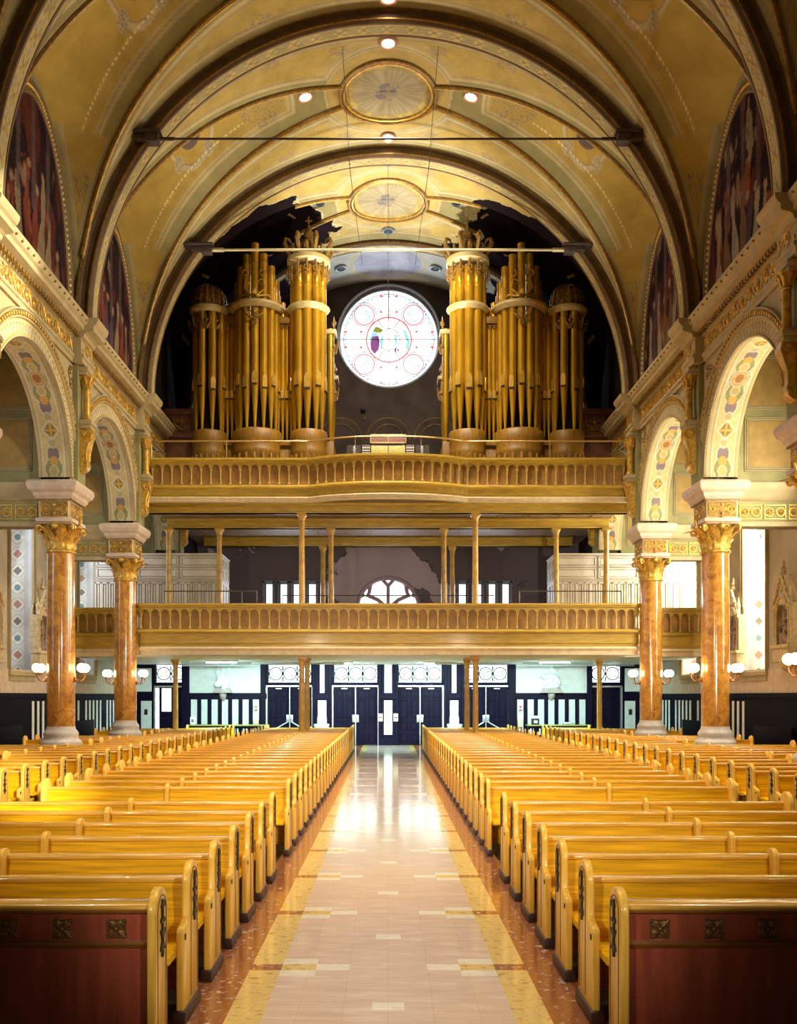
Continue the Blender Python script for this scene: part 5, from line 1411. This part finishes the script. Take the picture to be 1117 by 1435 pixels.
# ------------------------------------------------------------------ statues
def remesh(o, v=.022):
    m = o.modifiers.new('r', 'REMESH'); m.mode = 'VOXEL'; m.voxel_size = v; m.use_smooth_shade = True
def robe(q, c, h, r0, r1, lean=(0,0), folds=9, ph=0):
    """draped body from foot to shoulders"""
    n = 28; lv = 14; vs = []
    for j in range(lv+1):
        t = j/lv; z = h*t
        r = r0 + (r1-r0)*t**.7
        if .55 < t < .72: r *= .90
        if t > .86: r *= 1-.55*((t-.86)/.14)**1.5
        for i in range(n):
            a = 2*PI*i/n; f = 1 + .13*(1-t)*sin(folds*a+ph+2*t) + .05*sin(folds*.5*a+4*t)
            vs.append((c[0]+lean[0]*t*t+r*f*cos(a), c[1]+lean[1]*t*t+r*f*sin(a)*.72, c[2]+z))
    fs = [tuple(range(n-1, -1, -1)), tuple(lv*n+i for i in range(n))]
    for j in range(lv):
        for i in range(n): fs.append((j*n+i, j*n+(i+1) % n, (j+1)*n+(i+1) % n, (j+1)*n+i))
    q.add(vs, fs)
def figure(q, c, h, arms, lean=(0,0), ph=0, r0=.2, veil=True):
    s = h/1.6; sh = h*.83
    robe(q, c, sh, r0*s, .16*s, lean, ph=ph)
    x, y, z = c[0]+lean[0], c[1]+lean[1], c[2]
    q.tube([(x,y,z+sh-.04*s),(x,y-.01*s,z+sh+.09*s)], [.07*s,.05*s], 10)
    q.sphere((x, y-.015*s, z+sh+.175*s), .092*s, 14, 10, sx=.86, sz=1.22)
    q.tube([(x, y-.10*s, z+sh+.17*s),(x, y-.125*s, z+sh+.155*s)], [.02*s,.015*s], 6)
    if veil: q.tube([(x,y+.05*s,z+sh+.22*s),(x,y+.09*s,z+sh+.1*s),(x,y+.10*s,z+sh-.15*s)], [.09*s,.11*s,.13*s], 10)
    for a in arms:   # lists of offsets from the shoulder centre, in body heights
        pts = [(x+p[0]*s, y+p[1]*s, z+sh+p[2]*s) for p in a]
        q.tube(pts, [.07*s,.065*s,.055*s,.04*s][:len(pts)], 8)
        e = Vector(pts[-1]); d = (e-Vector(pts[-2])).normalized(); w = d.orthogonal().normalized()
        for k in range(4): q.tube([e + w*(.018*s*(k-1.5)), e + w*(.02*s*(k-1.5)) + d*(.08*s-.008*abs(k-1.5))], [.011*s,.008*s], 5)
        q.tube([e + w*.03*s, e + w*.05*s + d*.045*s], [.012*s,.009*s], 5)
def bracket(t, w=.62):
    q = MB(); q.box(-w*.62, w*.62, -.42, 0, 0, .07); q.box(-w*.54, w*.54, -.36, 0, .07, .16); q.box(-w*.48,w*.48,-.32,0,.16,.22); q.build('shelf', M['stone_grey'], t, bevel=.015)
    q = MB(); q.tube([(0,-.14,0),(0,-.16,-.10),(0,-.08,-.2),(0,-.04,-.32)], [.16,.15,.13,.06], 10); q.build('corbel', M['stone_grey'], t, smooth=True)
t = thing('statue', 'white statue of a winged figure above a group, on the left wall bracket', 'statue', (-7.06, YE-.03, 2.24), 0, 'white statues')
bracket(t)
q = MB()
rng = random.Random(5)
for k in range(16): q.sphere((rng.uniform(-.24,.24), -.2+rng.uniform(-.08,.08), .27+rng.uniform(0,.34)), rng.uniform(.09,.15), 8, 6)
figure(q, (-.17,-.24,.24), .52, [[(-.15,0,-.02),(-.2,-.1,-.25),(-.05,-.2,-.25)],[(.15,0,-.02),(.2,-.1,-.25),(.05,-.2,-.2)]], (.05,0), 1)
figure(q, (.18,-.24,.24), .46, [[(-.15,0,-.02),(-.2,-.1,-.25),(-.05,-.2,-.1)],[(.15,0,-.02),(.2,-.1,-.25),(.05,-.2,-.1)]], (-.05,0), 2)
figure(q, (0,-.2,.46), .72, [[(-.15,0,-.03),(-.22,-.05,.05),(-.25,-.08,.25)],[(.15,0,-.03),(.22,-.06,.05),(.25,-.1,.25)]], (0,0), 0, .15)
for s in (-1, 1): q.tube([(s*.05,-.1,.98),(s*.2,-.06,1.06),(s*.3,-.05,.88),(s*.22,-.06,.7)], [.04,.07,.05,.02], 7)
remesh(q.build('figure', M['marble_w'], t), .016)
t = thing('statue', 'white statue of a seated robed mother holding a figure, on the right wall bracket', 'statue', (6.98, YE-.03, 2.24), 0, 'white statues')
bracket(t, .74)
q = MB()
for k in range(26): q.sphere((rng.uniform(-.34,.34)*(1-k/60), -.2+rng.uniform(-.08,.08), .26+.018*k+rng.uniform(0,.1)), rng.uniform(.09,.15), 8, 6)
figure(q, (0,-.2,.30), .88, [[(-.16,0,-.04),(-.24,-.1,-.28),(-.1,-.24,-.36)],[(.16,0,-.04),(.26,-.1,-.26),(.12,-.24,-.40)]], (.03,0), 3, .28)
q.tube([(-.33,-.3,.62),(-.12,-.34,.72),(.1,-.34,.70),(.26,-.32,.55),(.33,-.3,.38)], [.07,.12,.12,.09,.06], 10); q.sphere((-.39,-.3,.70), .085, 12, 8)
remesh(q.build('figure', M['marble_w'], t), .016)

# stations of the cross: gabled gothic frames with small groups of figures
def station(sx, y, label, seed):
    # local frame: x along the wall, -y out of the wall
    t = thing('wall_shrine', label, 'wall shrine', (sx*XO, y, 3.0), (-PI/2 if sx < 0 else PI/2)+PI, 'gabled relief shrines on the aisle walls')
    t.rotation_euler = (0, 0, PI/2 if sx < 0 else -PI/2)
    rng = random.Random(seed); D = -.30
    q = MB(); q.box(-.50,.50,-.06,0,.0,1.75); q.prism([(-.50,1.75),(.50,1.75),(0,2.45)], 'y', -.06, 0); q.build('back_board', M['ston'], t, bevel=.01)
    q = MB(); q.box(-.58,.58,D-.04,0,.42,.52); q.box(-.52,.52,D,0,.08,.42); q.box(-.56,.56,D-.03,0,.04,.10); q.tube([(0,-.12,.05),(0,-.14,-.08),(0,-.06,-.22)], [.22,.16,.05], 10); q.tube([(-.35,-.12,.05),(-.2,-.1,-.1)], [.1,.05], 8); q.tube([(.35,-.12,.05),(.2,-.1,-.1)], [.1,.05], 8); q.build('console', M['ston'], t, bevel=.012)
    q = MB()
    for s in (-1, 1):
        for dx in (.40, .52): q.lathe([(.05,.52),(.05,.58),(.032,.62),(.030,1.42),(.05,1.46),(.055,1.52)], 10, (s*dx, D+.06, 0))
        q.box(s*.36, s*.58, D, 0, 1.52, 1.62); q.box(s*.50, s*.58, D+.05, 0, .52, 1.52)
        q.lathe([(.06,1.62),(.06,1.85),(.075,1.88),(.03,2.02),(.012,2.15)], 8, (s*.47, D+.08, 0))
        q.build('side_columns', M['ston'], t, smooth=True, angle=40); q = MB()
    q = MB()
    arc = [(.36*cos(a), .36*sin(a)*1.1+1.45) for a in [PI*i/20 for i in range(21)]]
    q.tube([(x, D+.04, z) for x, z in arc], .045, 8); q.tube([(x*.9, D+.06, z*.985+.02) for x, z in arc], .025, 6)
    for s in (-1, 1): q.tube([(s*.56,D+.03,1.60),(s*.3,D+.03,1.98),(0,D+.03,2.42)], .05, 8)
    for k in range(1, 5):
        for s in (-1, 1): q.sphere((s*.56*(1-k/5), D+.02, 1.62+.8*k/5+.06), .05, 7, 5)
    vs = []
    q.prism([(-.5,1.62),(.5,1.62),(.36,1.66),(.30,1.78),(.15,1.88),(0,1.9),(-.15,1.88),(-.30,1.78),(-.36,1.66)], 'y', D+.05, D+.10)
    q.lathe([(.06,2.42),(.09,2.48),(.05,2.54),(.08,2.60),(.03,2.68),(.05,2.74),(.01,2.82)], 10, (0, D+.1, 0))
    q.torus((0, D+.02, 2.05), .09, .022, 'y', 14, 6)
    q.build('gable', M['ston'], t, smooth=True, angle=50)
    q = MB()
    for k in range(5):
        x = -.26+.13*k; h = rng.uniform(.5,.78)
        figure(q, (x, -.13+.04*(k % 2)-.03, .52), h, [[(-.15,0,-.03),(-.22,-.08,-.25),(-.05,-.2,rng.uniform(-.3,.1))],[(.15,0,-.03),(.22,-.08,-.25),(.1,-.25,rng.uniform(-.3,.1))]], (rng.uniform(-.05,.05),0), k, .2)
    q.box(-.03,.03,-.2,-.14,.6,1.5); q.box(-.2,.24,-.2,-.15,1.2,1.27)
    o = q.build('relief_group', M['relief'], t); remesh(o, .018)
    q = MB(); q.box(-.36,.36,-.075,-.06,.52,1.6); q.build('painted_ground', M['relief_bg'], t)
for sx in (-1, 1):
    sd = 'left' if sx < 0 else 'right'
    for y, n in ((25.45,'at the picture edge, before the nearer tall window'),(29.15,'half hidden by the nearer column'),(31.8,'behind the nearer column'),(35.2,'deep under the gallery')):
        if y > 31: continue
        station(sx, y, 'carved gabled shrine, %s aisle wall, %s' % (sd, n), int(y*10)+sx)

# side wall panelling and benches
for sx in (-1, 1):
    q = MB(); q.box(sx*XO, sx*(XO-.06), 6, YE, 0, 2.16); q.box(sx*XO, sx*(XO-.12), 6, YE, 2.06, 2.2); q.box(sx*XO, sx*(XO-.10), 6, YE, 0, .3)
    q.build('baseboard_%s' % ('left' if sx < 0 else 'right'), M['navy2'], kind='structure')
    q = MB(); 
    for k in range(26):
        y = 28.6+k*.42
        if k in (3, 4, 11, 17, 22): continue
        q.box(sx*(XO-.06), sx*(XO-.075), y, y+.17, .35, 1.95)
    trim(q, M['white'])
    q = MB(); q.box(sx*XO, sx*(XO-.03), 6, YE, 2.2, 2.9); trim(q, M['stone'])
    sd = 'left' if sx < 0 else 'right'
    for y, n in ((26.3, 'nearer'), (33.0, 'farther')):
        t = thing('wall_bench', 'dark wooden bench against the %s aisle wall, the %s one' % (sd, n), 'bench', (sx*(XO-.12), y, 0), 0, 'dark benches along the aisle walls')
        q = MB(); q.box(0, -sx*.5, -1.3, 1.3, .62, .68); q.build('seat', M['benchtop'] if 'benchtop' in M else M['navy2'], t, bevel=.012)
        q = MB(); q.box(0, -sx*.06, -1.3, 1.3, .68, 1.25); q.build('backrest', M['navy2'], t, bevel=.012)
        for k in (-1.25, 0, 1.25): q = MB(); q.box(-sx*.02, -sx*.46, k-.04, k+.04, 0, .62); q.build('leg', M['navy2'], t)
# tables behind the pews
def table(x0, x1, label):
    t = thing('literature_table', label, 'table', ((x0+x1)/2, 37.7, 0), 0, 'tables behind the pews'); w = (x1-x0)/2
    q = MB(); q.box(-w, w, -.3, .3, .90, .95); q.build('top', M['tabletop'], t, bevel=.012)
    q = MB(); 
    for k in range(int(w*2/.12)): q.box(-w+.05+k*.12, -w+.10+k*.12, -.27, -.24, .05, .9)
    q.box(-w+.03, w-.03, -.26, -.22, .80, .9); q.box(-w+.03, w-.03, -.26, -.22, .05, .12); q.build('front_rails', M['navy2'], t)
    for a in (-w+.05, w-.05):
        for b in (-.25, .25): q = MB(); q.box(a-.03, a+.03, b-.03, b+.03, 0, .9); q.build('leg', M['navy2'], t)
table(-8.1, -5.0, 'long narrow table with dark slats behind the left pews'); table(5.6, 8.15, 'long narrow table with dark slats behind the right pews')
t = thing('leaflet_holder', 'white leaflet holder on the table behind the left pews', 'leaflet holder', (-7.9, 37.7, .95)); q = MB(); q.box(-.10,.10,-.06,.06,0,.32); q.build('body', M['white'], t, bevel=.01); q = MB(); q.box(-.05,.05,-.07,-.06,.10,.22); q.build('leaflet', M['grey'], t)
t = thing('cash_box', 'black box with a white label on the table behind the right pews', 'box', (5.95, 37.7, .95)); q = MB(); q.box(-.15,.15,-.12,.12,0,.26); q.build('body', M['black'], t, bevel=.015); q = MB(); q.box(-.07,.07,-.125,-.12,.07,.17); q.build('card', M['white'], t); q = MB(); q.box(-.15,.15,-.1,.1,.26,.36); q.build('paper_stack', M['white'], t, bevel=.004)
t = thing('flat_tray', 'pale flat tray lying on the table behind the right pews', 'tray', (7.3, 37.7, .95)); q = MB(); q.box(-.22,.22,-.12,.12,0,.1); q.build('tray', M['steel'], t, bevel=.02)
# pipes and tubes below the gallery ceiling
for nm, a, b, y, z in (('ceiling_pipe',-8.3,-6.0,37.5,3.34),('ceiling_pipe',-5.3,-1.7,36.2,3.38),('ceiling_pipe',1.8,5.2,36.2,3.38),('ceiling_pipe',5.6,9.9,37.5,3.34)):
    q = MB(); q.tube([(a,y,z),(b,y,z)], .035, 8)
    for k in range(4): xx = a+(b-a)*(k+.5)/4; q.tube([(xx,y,z),(xx,y,3.46)], .012, 5)
    o = q.build(nm, M['steel'], smooth=True); tag(o, 'grey pipe under the gallery ceiling, spanning %s' % {-8.3:'the left statue bay',-5.3:'the left double doors',1.8:'the right double doors',5.6:'the right statue bay'}[a], 'pipe')
for i, (x, y) in enumerate(((-6.3,35.2),(-2.0,36.6),(2.0,36.6),(6.3,35.2))):
    t = thing('fluorescent_lamp', 'fluorescent strip lamp under the gallery ceiling, %s' % ['far left','left of centre','right of centre','far right'][i], 'lamp', (x, y, 3.38), 0, 'fluorescent strips')
    q = MB(); q.box(-.62,.62,-.08,.08,.03,.08); q.build('housing', M['white'], t, bevel=.01)
    q = MB(); q.tube([(-.58,0,0),(.58,0,0)], .022, 8); q.build('tube', M['tube'], t, smooth=True)

# ------------------------------------------------------------------ floor
def floor():
    mats = [M['t_dark'], M['t_tan'], M['t_yel'], M['t_red'], M['t_wht']]
    q = MB()
    Y0, Y1 = 3.4, 39.9
    def quad(x0, x1, y0, y1, m):
        if x1 <= x0 or y1 <= y0: return
        q.m = m; q.add([(x0,y0,0),(x1,y0,0),(x1,y1,0),(x0,y1,0)], [(0,1,2,3)])
    rows = []   # inset rows
    y = 5.45
    while y < 36: rows.append(y); y += 1.83
    ys = sorted(set([-6, YE+.5] + [r+d for r in rows for d in (-.23,-.08,.08,.23)] + [r+.915+d for r in rows for d in (-.08,.08)]))
    xs = [-12,-1.42,-1.07,-.83,-.56,-.30,-.11,.11,.30,.56,.83,1.07,1.42,12]
    for a, b in zip(ys[:-1], ys[1:]):
        my = (a+b)/2
        r = min(rows, key=lambda v: abs(v-my)); d = abs(my-r)
        rc = min([v+.915 for v in rows], key=lambda v: abs(v-my)); dc = abs(my-rc)
        for x0, x1 in zip(xs[:-1], xs[1:]):
            ax = abs((x0+x1)/2)
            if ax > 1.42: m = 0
            elif ax > 1.07: m = 3
            elif ax > .83: m = 3 if d < .08 else 2
            else:
                m = 1
                if .56 < ax < .83 and d < .23: m = 2 if d < .08 else 4
                if .30 < ax < .56 and d < .08: m = 4
                if ax < .11 and dc < .08: m = 4
                if my > 36.2: m = 1
            if 11.05 < my < 12.2 and ax > 1.42: m = 0
            quad(x0, x1, a, b, m)
    for s in (-1, 1): quad(min(s*4.6,s*6.0), max(s*4.6,s*6.0), 0, 0, 0)
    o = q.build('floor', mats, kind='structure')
floor()

# ------------------------------------------------------------------ pews
def end_profile(arm=True):
    p = []
    if arm: p += [(-.46,.05),(-.46,.585),(-.435,.615),(-.36,.625),(-.30,.645),(-.29,.66)]
    else: p += [(-.30,.05),(-.29,.1)]
    p += [(-.145-.145*cos(PI*i/16), .86+.145*sin(PI*i/16)) for i in range(17)]
    p += [(0,.05)]
    return p
def end_panel(parent, x, face, arm=True):
    """bench end at local x (centre of thickness); face: side carrying the bronze cross (+1 / -1)"""
    q = MB(); q.prism(end_profile(arm), 'x', x-.026, x+.026)
    o = q.build('end_panel', M['wood_end'], parent, bevel=.013, seg=3)
    f = x + face*.026
    q = MB(); y = -.145   # tall thin cross with crossed strokes
    q.box(f, f+face*.012, y-.012, y+.012, .60, .935); q.box(f, f+face*.012, y-.04, y+.04, .80, .825)
    for s in (-1, 1): q.tube([(f+face*.006, y-s*.045, .64), (f+face*.006, y+s*.045, .76)], .008, 5); q.tube([(f+face*.006, y, .93), (f+face*.006, y+s*.03, .89)], .006, 5)
    q.torus((f+face*.006, y+.022, .905), .022, .006, 'x', 10, 4)
    q.build('bronze_cross', M['iron'], o, smooth=True)
    # scored panel line
    q = MB(); pr = [(-.245,.12),(-.245,.86)] + [(-.145-.10*cos(PI*i/12), .86+.10*sin(PI*i/12)) for i in range(13)] + [(-.045,.12)]
    q.tube([(f+face*.0008, a, b) for a, b in pr], .0035, 4); q.build('groove', M['groove'], o)
    if arm:
        q = MB(); q.box(f, f+face*.006, -.435,-.405,.535,.57); q.build('number_plate', M['iron'], o)
    q = MB(); q.box(x-.042, x+.042, -.485 if arm else -.32, .02, 0, .085); q.build('base_block', M['kick'], o, bevel=.008)
    return o
def make_pew(L, div, kneel, label, cat='pew', grp=''):
    """local x runs -L/2..L/2, y=0 is the rear edge of the bench end, -y faces the altar"""
    t = thing('pew', label, cat, (0,0,0), 0, grp)
    end_panel(t, -L/2+.026, -1); end_panel(t, L/2-.026, 1)
    a, b = -L/2+.052, L/2-.052
    q = MB(); q.prism([(-.165,.44),(-.105,.855),(-.07,.855),(-.055,.10),(-.085,.10),(-.13,.44)], 'x', a, b); q.build('backrest', M['wood'], t)
    q = MB(); q.prism([(-.125,.845),(-.125,.872),(-.115,.884),(-.055,.884),(-.045,.872),(-.045,.845)], 'x', a, b); q.build('top_rail', M['wood_rail'], t, bevel=.004, seg=1)
    q = MB(); q.prism([(-.67,.435),(-.685,.452),(-.67,.475),(-.62,.478),(-.18,.455),(-.13,.455),(-.13,.43),(-.64,.43)], 'x', a, b); q.build('seat', M['wood'], t)
    if div:
        q = MB(); pr = [(-.36,.455),(-.34,.52),(-.215,.60),(-.205,.88)] + [(-.13-.075*cos(PI*i/10), .88+.055*sin(PI*i/10)) for i in range(11)] + [(-.03,.88),(-.04,.455)]
        q.prism(pr, 'x', -.022, .022); q.build('divider', M['wood_end'], t, bevel=.010, seg=2)
    if kneel:
        q = MB(); q.box(a+.05, b-.05, .08, .22, .31, .36); k = q.build('kneeler_pad', M['red'], t, bevel=.015)
        q = MB(); q.box(a+.05, b-.05, .05, .09, .37, .43); q.box(a+.05, b-.05, .07, .20, .17, .24)
        for xx in (a+.1, 0, b-.1): q.box(xx-.02, xx+.02, -.06, .20, .24, .31)
        q.build('kneeler_frame', M['grey'], k)
    return t
ONES = ['','first','second','third','fourth','fifth','sixth','seventh','eighth','ninth','tenth','eleventh','twelfth','thirteenth','fourteenth','fifteenth','sixteenth','seventeenth','eighteenth','nineteenth','twentieth']
def ordw(n):
    if n <= 20: return ONES[n]
    t = {2:'twenty', 3:'thirty'}[n//10]
    return t + '-' + ONES[n % 10] if n % 10 else {20:'twentieth',30:'thirtieth'}[n]
front = [5.58+.9*i for i in range(1, 7)]; back = [12.77+.9*j for j in range(27)]
Lc, Ls, Lsh = 3.34, 4.26, 1.85
protoA = make_pew(Lc, True, True, '', grp='pews'); protoB = make_pew(Lc, True, False, '', grp='pews')
protoS = make_pew(Ls, True, False, '', grp='pews'); protoT = make_pew(Lsh, False, False, '', grp='pews')
used = set()
def place(pr, x, y, label, grp):
    o = pr if pr.name not in used else copy_tree(pr)
    used.add(pr.name); o.location = (x, y, 0); tag(o, label, 'pew', grp)
def hits(y, c): return (y+.03 > c-.6) and (y-.70 < c+.6)
for sx in (-1, 1):
    sd = 'left' if sx < 0 else 'right'
    for i, y in enumerate(front):
        place(protoA, sx*(1.32+Lc/2), y, 'golden oak pew, %s row behind the panelled screen, %s of the aisle' % (ordw(i+1), sd), '%s centre pews before the gap' % sd)
    for j, y in enumerate(back):
        place(protoA if j < 4 else protoB, sx*(1.32+Lc/2), y, 'golden oak pew, %s row behind the cross gap, %s of the aisle' % (ordw(j+1), sd), '%s centre pews behind the gap' % sd)
    for j, y in enumerate(back):
        if j < 1: continue
        if any(hits(y, c) for c in CYS): place(protoT, sx*(5.94+Lsh/2), y, 'short oak pew stopping at a column base, %s side block, %s row' % (sd, ordw(j)), '%s side pews' % sd)
        else: place(protoS, sx*(5.94+Ls/2), y, 'oak pew of the %s side block, %s row from the front' % (sd, ordw(j)), '%s side pews' % sd)
# panelled screens in front of the first rows
for sx in (-1, 1):
    sd = 'left' if sx < 0 else 'right'
    t = thing('pew_screen', 'dark panelled pew front with bronze medallions, %s of the aisle' % sd, 'pew front', (sx*(1.32+Lc/2), 5.58, 0), 0, 'pew front screens')
    end_panel(t, -Lc/2+.026, -1, False); end_panel(t, Lc/2-.026, 1, False)
    a, b = -Lc/2+.052, Lc/2-.052
    q = MB(); q.box(a, b, -.19, -.12, .05, .885); q.build('panel', M['wood_dark'], t)
    q = MB(); q.prism([(-.235,.885),(-.245,.90),(-.235,.918),(-.21,.926),(-.09,.926),(-.08,.90),(-.09,.885)], 'x', a, b); q.build('top_rail', M['wood_rail'], t, bevel=.004, seg=1)
    q = MB(); q.prism([(-.19,.855),(-.225,.875),(-.225,.885),(-.19,.885)], 'x', a, b); q.prism([(-.19,.66),(-.205,.665),(-.225,.69),(-.225,.70),(-.19,.705)], 'x', a, b); q.build('moulding', M['wood_screen_mould'], t)
    for k in range(10):
        xx = (1.57+.311*k) - (1.32+Lc/2); q = MB(); c = (sx*xx, -.195, .775)
        for u in (-1, 1):
            for v in (-1, 1): q.sphere((c[0]+u*.026, c[1], c[2]+v*.026), .024, 8, 5, sy=.4); q.tube([(c[0]+u*.012, c[1]-.006, c[2]+v*.012), (c[0]+u*.05, c[1]-.004, c[2]+v*.05)], .007, 5)
        q.sphere((c[0], c[1]-.006, c[2]), .016, 8, 5); q.torus((c[0], c[1]-.003, c[2]), .028, .005, 'y', 14, 4)
        for u in (-1, 1): q.tube([(c[0]+u*.054, c[1]-.002, c[2]-.05), (c[0]+u*.048, c[1]-.002, c[2]), (c[0]+u*.054, c[1]-.002, c[2]+.05)], .005, 4); q.tube([(c[0]-.05, c[1]-.002, c[2]+u*.054), (c[0], c[1]-.002, c[2]+u*.048), (c[0]+.05, c[1]-.002, c[2]+u*.054)], .005, 4)
        q.build('medallion', M['medal'], t, smooth=True)
    q = MB(); q.box(a+.05, b-.05, .03, .19, .31, .36); k = q.build('kneeler_pad', M['red'], t, bevel=.015)
    q = MB(); q.box(a+.05, b-.05, .0, .06, .38, .44); q.box(a+.05, b-.05, .02, .16, .17, .25)
    for xx in (a+.1, 0, b-.1): q.box(xx-.02, xx+.02, -.13, .18, .25, .31)
    q.build('kneeler_frame', M['grey'], k)
# ------------------------------------------------------------------ light, world, camera
def spot(name, loc, to, power, col, ang, blend=.4, r=.2):
    l = bpy.data.lights.new(name, 'SPOT'); l.energy = power; l.color = col; l.spot_size = math.radians(ang); l.spot_blend = blend; l.shadow_soft_size = r
    o = bpy.data.objects.new(name, l); COL.objects.link(o); o.location = loc
    o.rotation_euler = (Vector(to)-Vector(loc)).to_track_quat('-Z', 'Y').to_euler(); return o
def area(name, loc, to, power, col, sx, sy):
    l = bpy.data.lights.new(name, 'AREA'); l.energy = power; l.color = col; l.shape = 'RECTANGLE'; l.size = sx; l.size_y = sy
    o = bpy.data.objects.new(name, l); COL.objects.link(o); o.location = loc
    o.rotation_euler = (Vector(to)-Vector(loc)).to_track_quat('-Z', 'Y').to_euler(); return o
WARM = (1,.87,.68); WARM2 = (1,.91,.74); COOL = (.66,.97,1); DAY = (.72,.82,1)
# vault downlights over the pews
for y in (9.5, 15.5, 21.5, 27.5):
    for x, dy in ((0,-2.15),(-2.45,0),(2.45,0),(0,2.15)):
        spot('vault_lamp', (x, y+dy, ZV+RV-.55), (x*1.8, y+dy+(1.5 if y < 25 else 2.5), 0), {9.5:2500,15.5:2300,21.5:2800,27.5:2700}[y], WARM, (70 if x == 0 else 48) if y < 25 else 82, .7, .15)
# two floods inferred from cast shadows, then added front fill spots
spot('unseen_front_flood', (4.2,1.5,3.2), (8.9,30,6.0), 9500, WARM2, 21, .7, .25)
spot('unseen_front_flood', (-7.0,1.0,3.4), (-5.5,32,6.5), 2800, WARM2, 26, .7, .25)
spot('unseen_front_flood', (1.0,-1.0,3.4), (0,31,5.8), 3600, WARM, 26, .8, .25)  # added fill toward the gallery fronts
for sx in (-1, 1): spot('unseen_front_flood', (sx*5.0,-3.5,5.5), (-sx*2.4,24,.9), 5900, (1,.86,.62), 35, .95, .25)  # added cross fill brightening the pew fronts and aisle faces
for sx in (-1, 1): spot('unseen_front_flood', (-sx*3.6,-2.0,4.2), (sx*1.2,8.5,.6), 1600, (1,.92,.74), 27, .9, .2)  # added fill for the nearest bench ends
spot('unseen_front_flood', (2.0,1.0,3.6), (-7.0,15.4,.9), 16000, WARM2, 13, .7, .1)  # added spot making the bright patch on the left side pews
# added fill spots near the cornices, loft and organ, without fixtures
for sx in (-1, 1): spot('added_cornice_fill', (sx*7.3,28.6,12.3), (-sx*2.5,27.2,19.6), 1700, (1,.94,.80), 110, .9, .15)  # added uplights brightening the vault between the ribs
spot('added_cornice_fill', (7.3,14.6,12.4), (-8.2,19.4,10.9), 26000, (1,.93,.72), 14, .6, .1)  # added narrow spot making the glare on the left wall
spot('added_cornice_fill', (7.3,13.5,12.4), (-8.4,25.5,9.3), 5200, WARM2, 42, .8, .1)  # added wide fill lifting the left wall above the right
spot('added_crown_fill', (0,31.75,10.35), (0,32.9,20), 6500, (1,.95,.84), 66, .9, .15)  # added uplight brightening the crown before the rose
spot('added_organ_fill', (0.6,27.3,19.2), (0,33.6,13.5), 3600, WARM, 85, .8, .15)  # added spot lighting the organ pipes from the centre
for x, y in ((-6.3,35.2),(-2.0,36.6),(2.0,36.6),(6.3,35.2)):
    area('strip_light', (x, y, 3.33), (x, y+1.5, .6), 330, (.60,.95,1), 1.2, .3)
# daylight through the gallery windows and the rose
for x in (-4.2, 0, 4.1): area('window_daylight', (x, YE-.15, 6.3), (x, 30, 5.0), 110, DAY, 1.8, 1.2)
area('rose_daylight', (RX, YE-.1, RZ), (0, 30, 14.0), 300, DAY, 3.6, 3.6)
for y in (21.9, 27.9, 33.9): area('aisle_daylight', (XO+.6, y, 6.0), (0, y+2.0, 3.0), 700, (1,.93,.78), 1.5, 5.5); area('aisle_daylight', (-XO-.6, y, 6.0), (0, y, 3.0), 60, DAY, 1.5, 5.5)
w = bpy.data.worlds.new('World'); S.world = w; w.use_nodes = True
w.node_tree.nodes['Background'].inputs[0].default_value = (1,.86,.62,1); w.node_tree.nodes['Background'].inputs[1].default_value = .02
cam = bpy.data.cameras.new('camera'); co = bpy.data.objects.new('camera', cam); COL.objects.link(co); S.camera = co
co.location = (0, 0, HZ); co.rotation_euler = (PI/2, 0, 0)
cam.sensor_fit = 'HORIZONTAL'; cam.sensor_width = 36; cam.lens = 36*1306/1117
cam.shift_x = (558.5-544)/1117; cam.shift_y = (975-717.5)/1117
cam.clip_start = .05; cam.clip_end = 200
S.view_settings.view_transform = 'Standard'; S.view_settings.look = 'None'; S.view_settings.gamma = 1; S.view_settings.exposure = 0.0
S.view_settings.use_curve_mapping = False
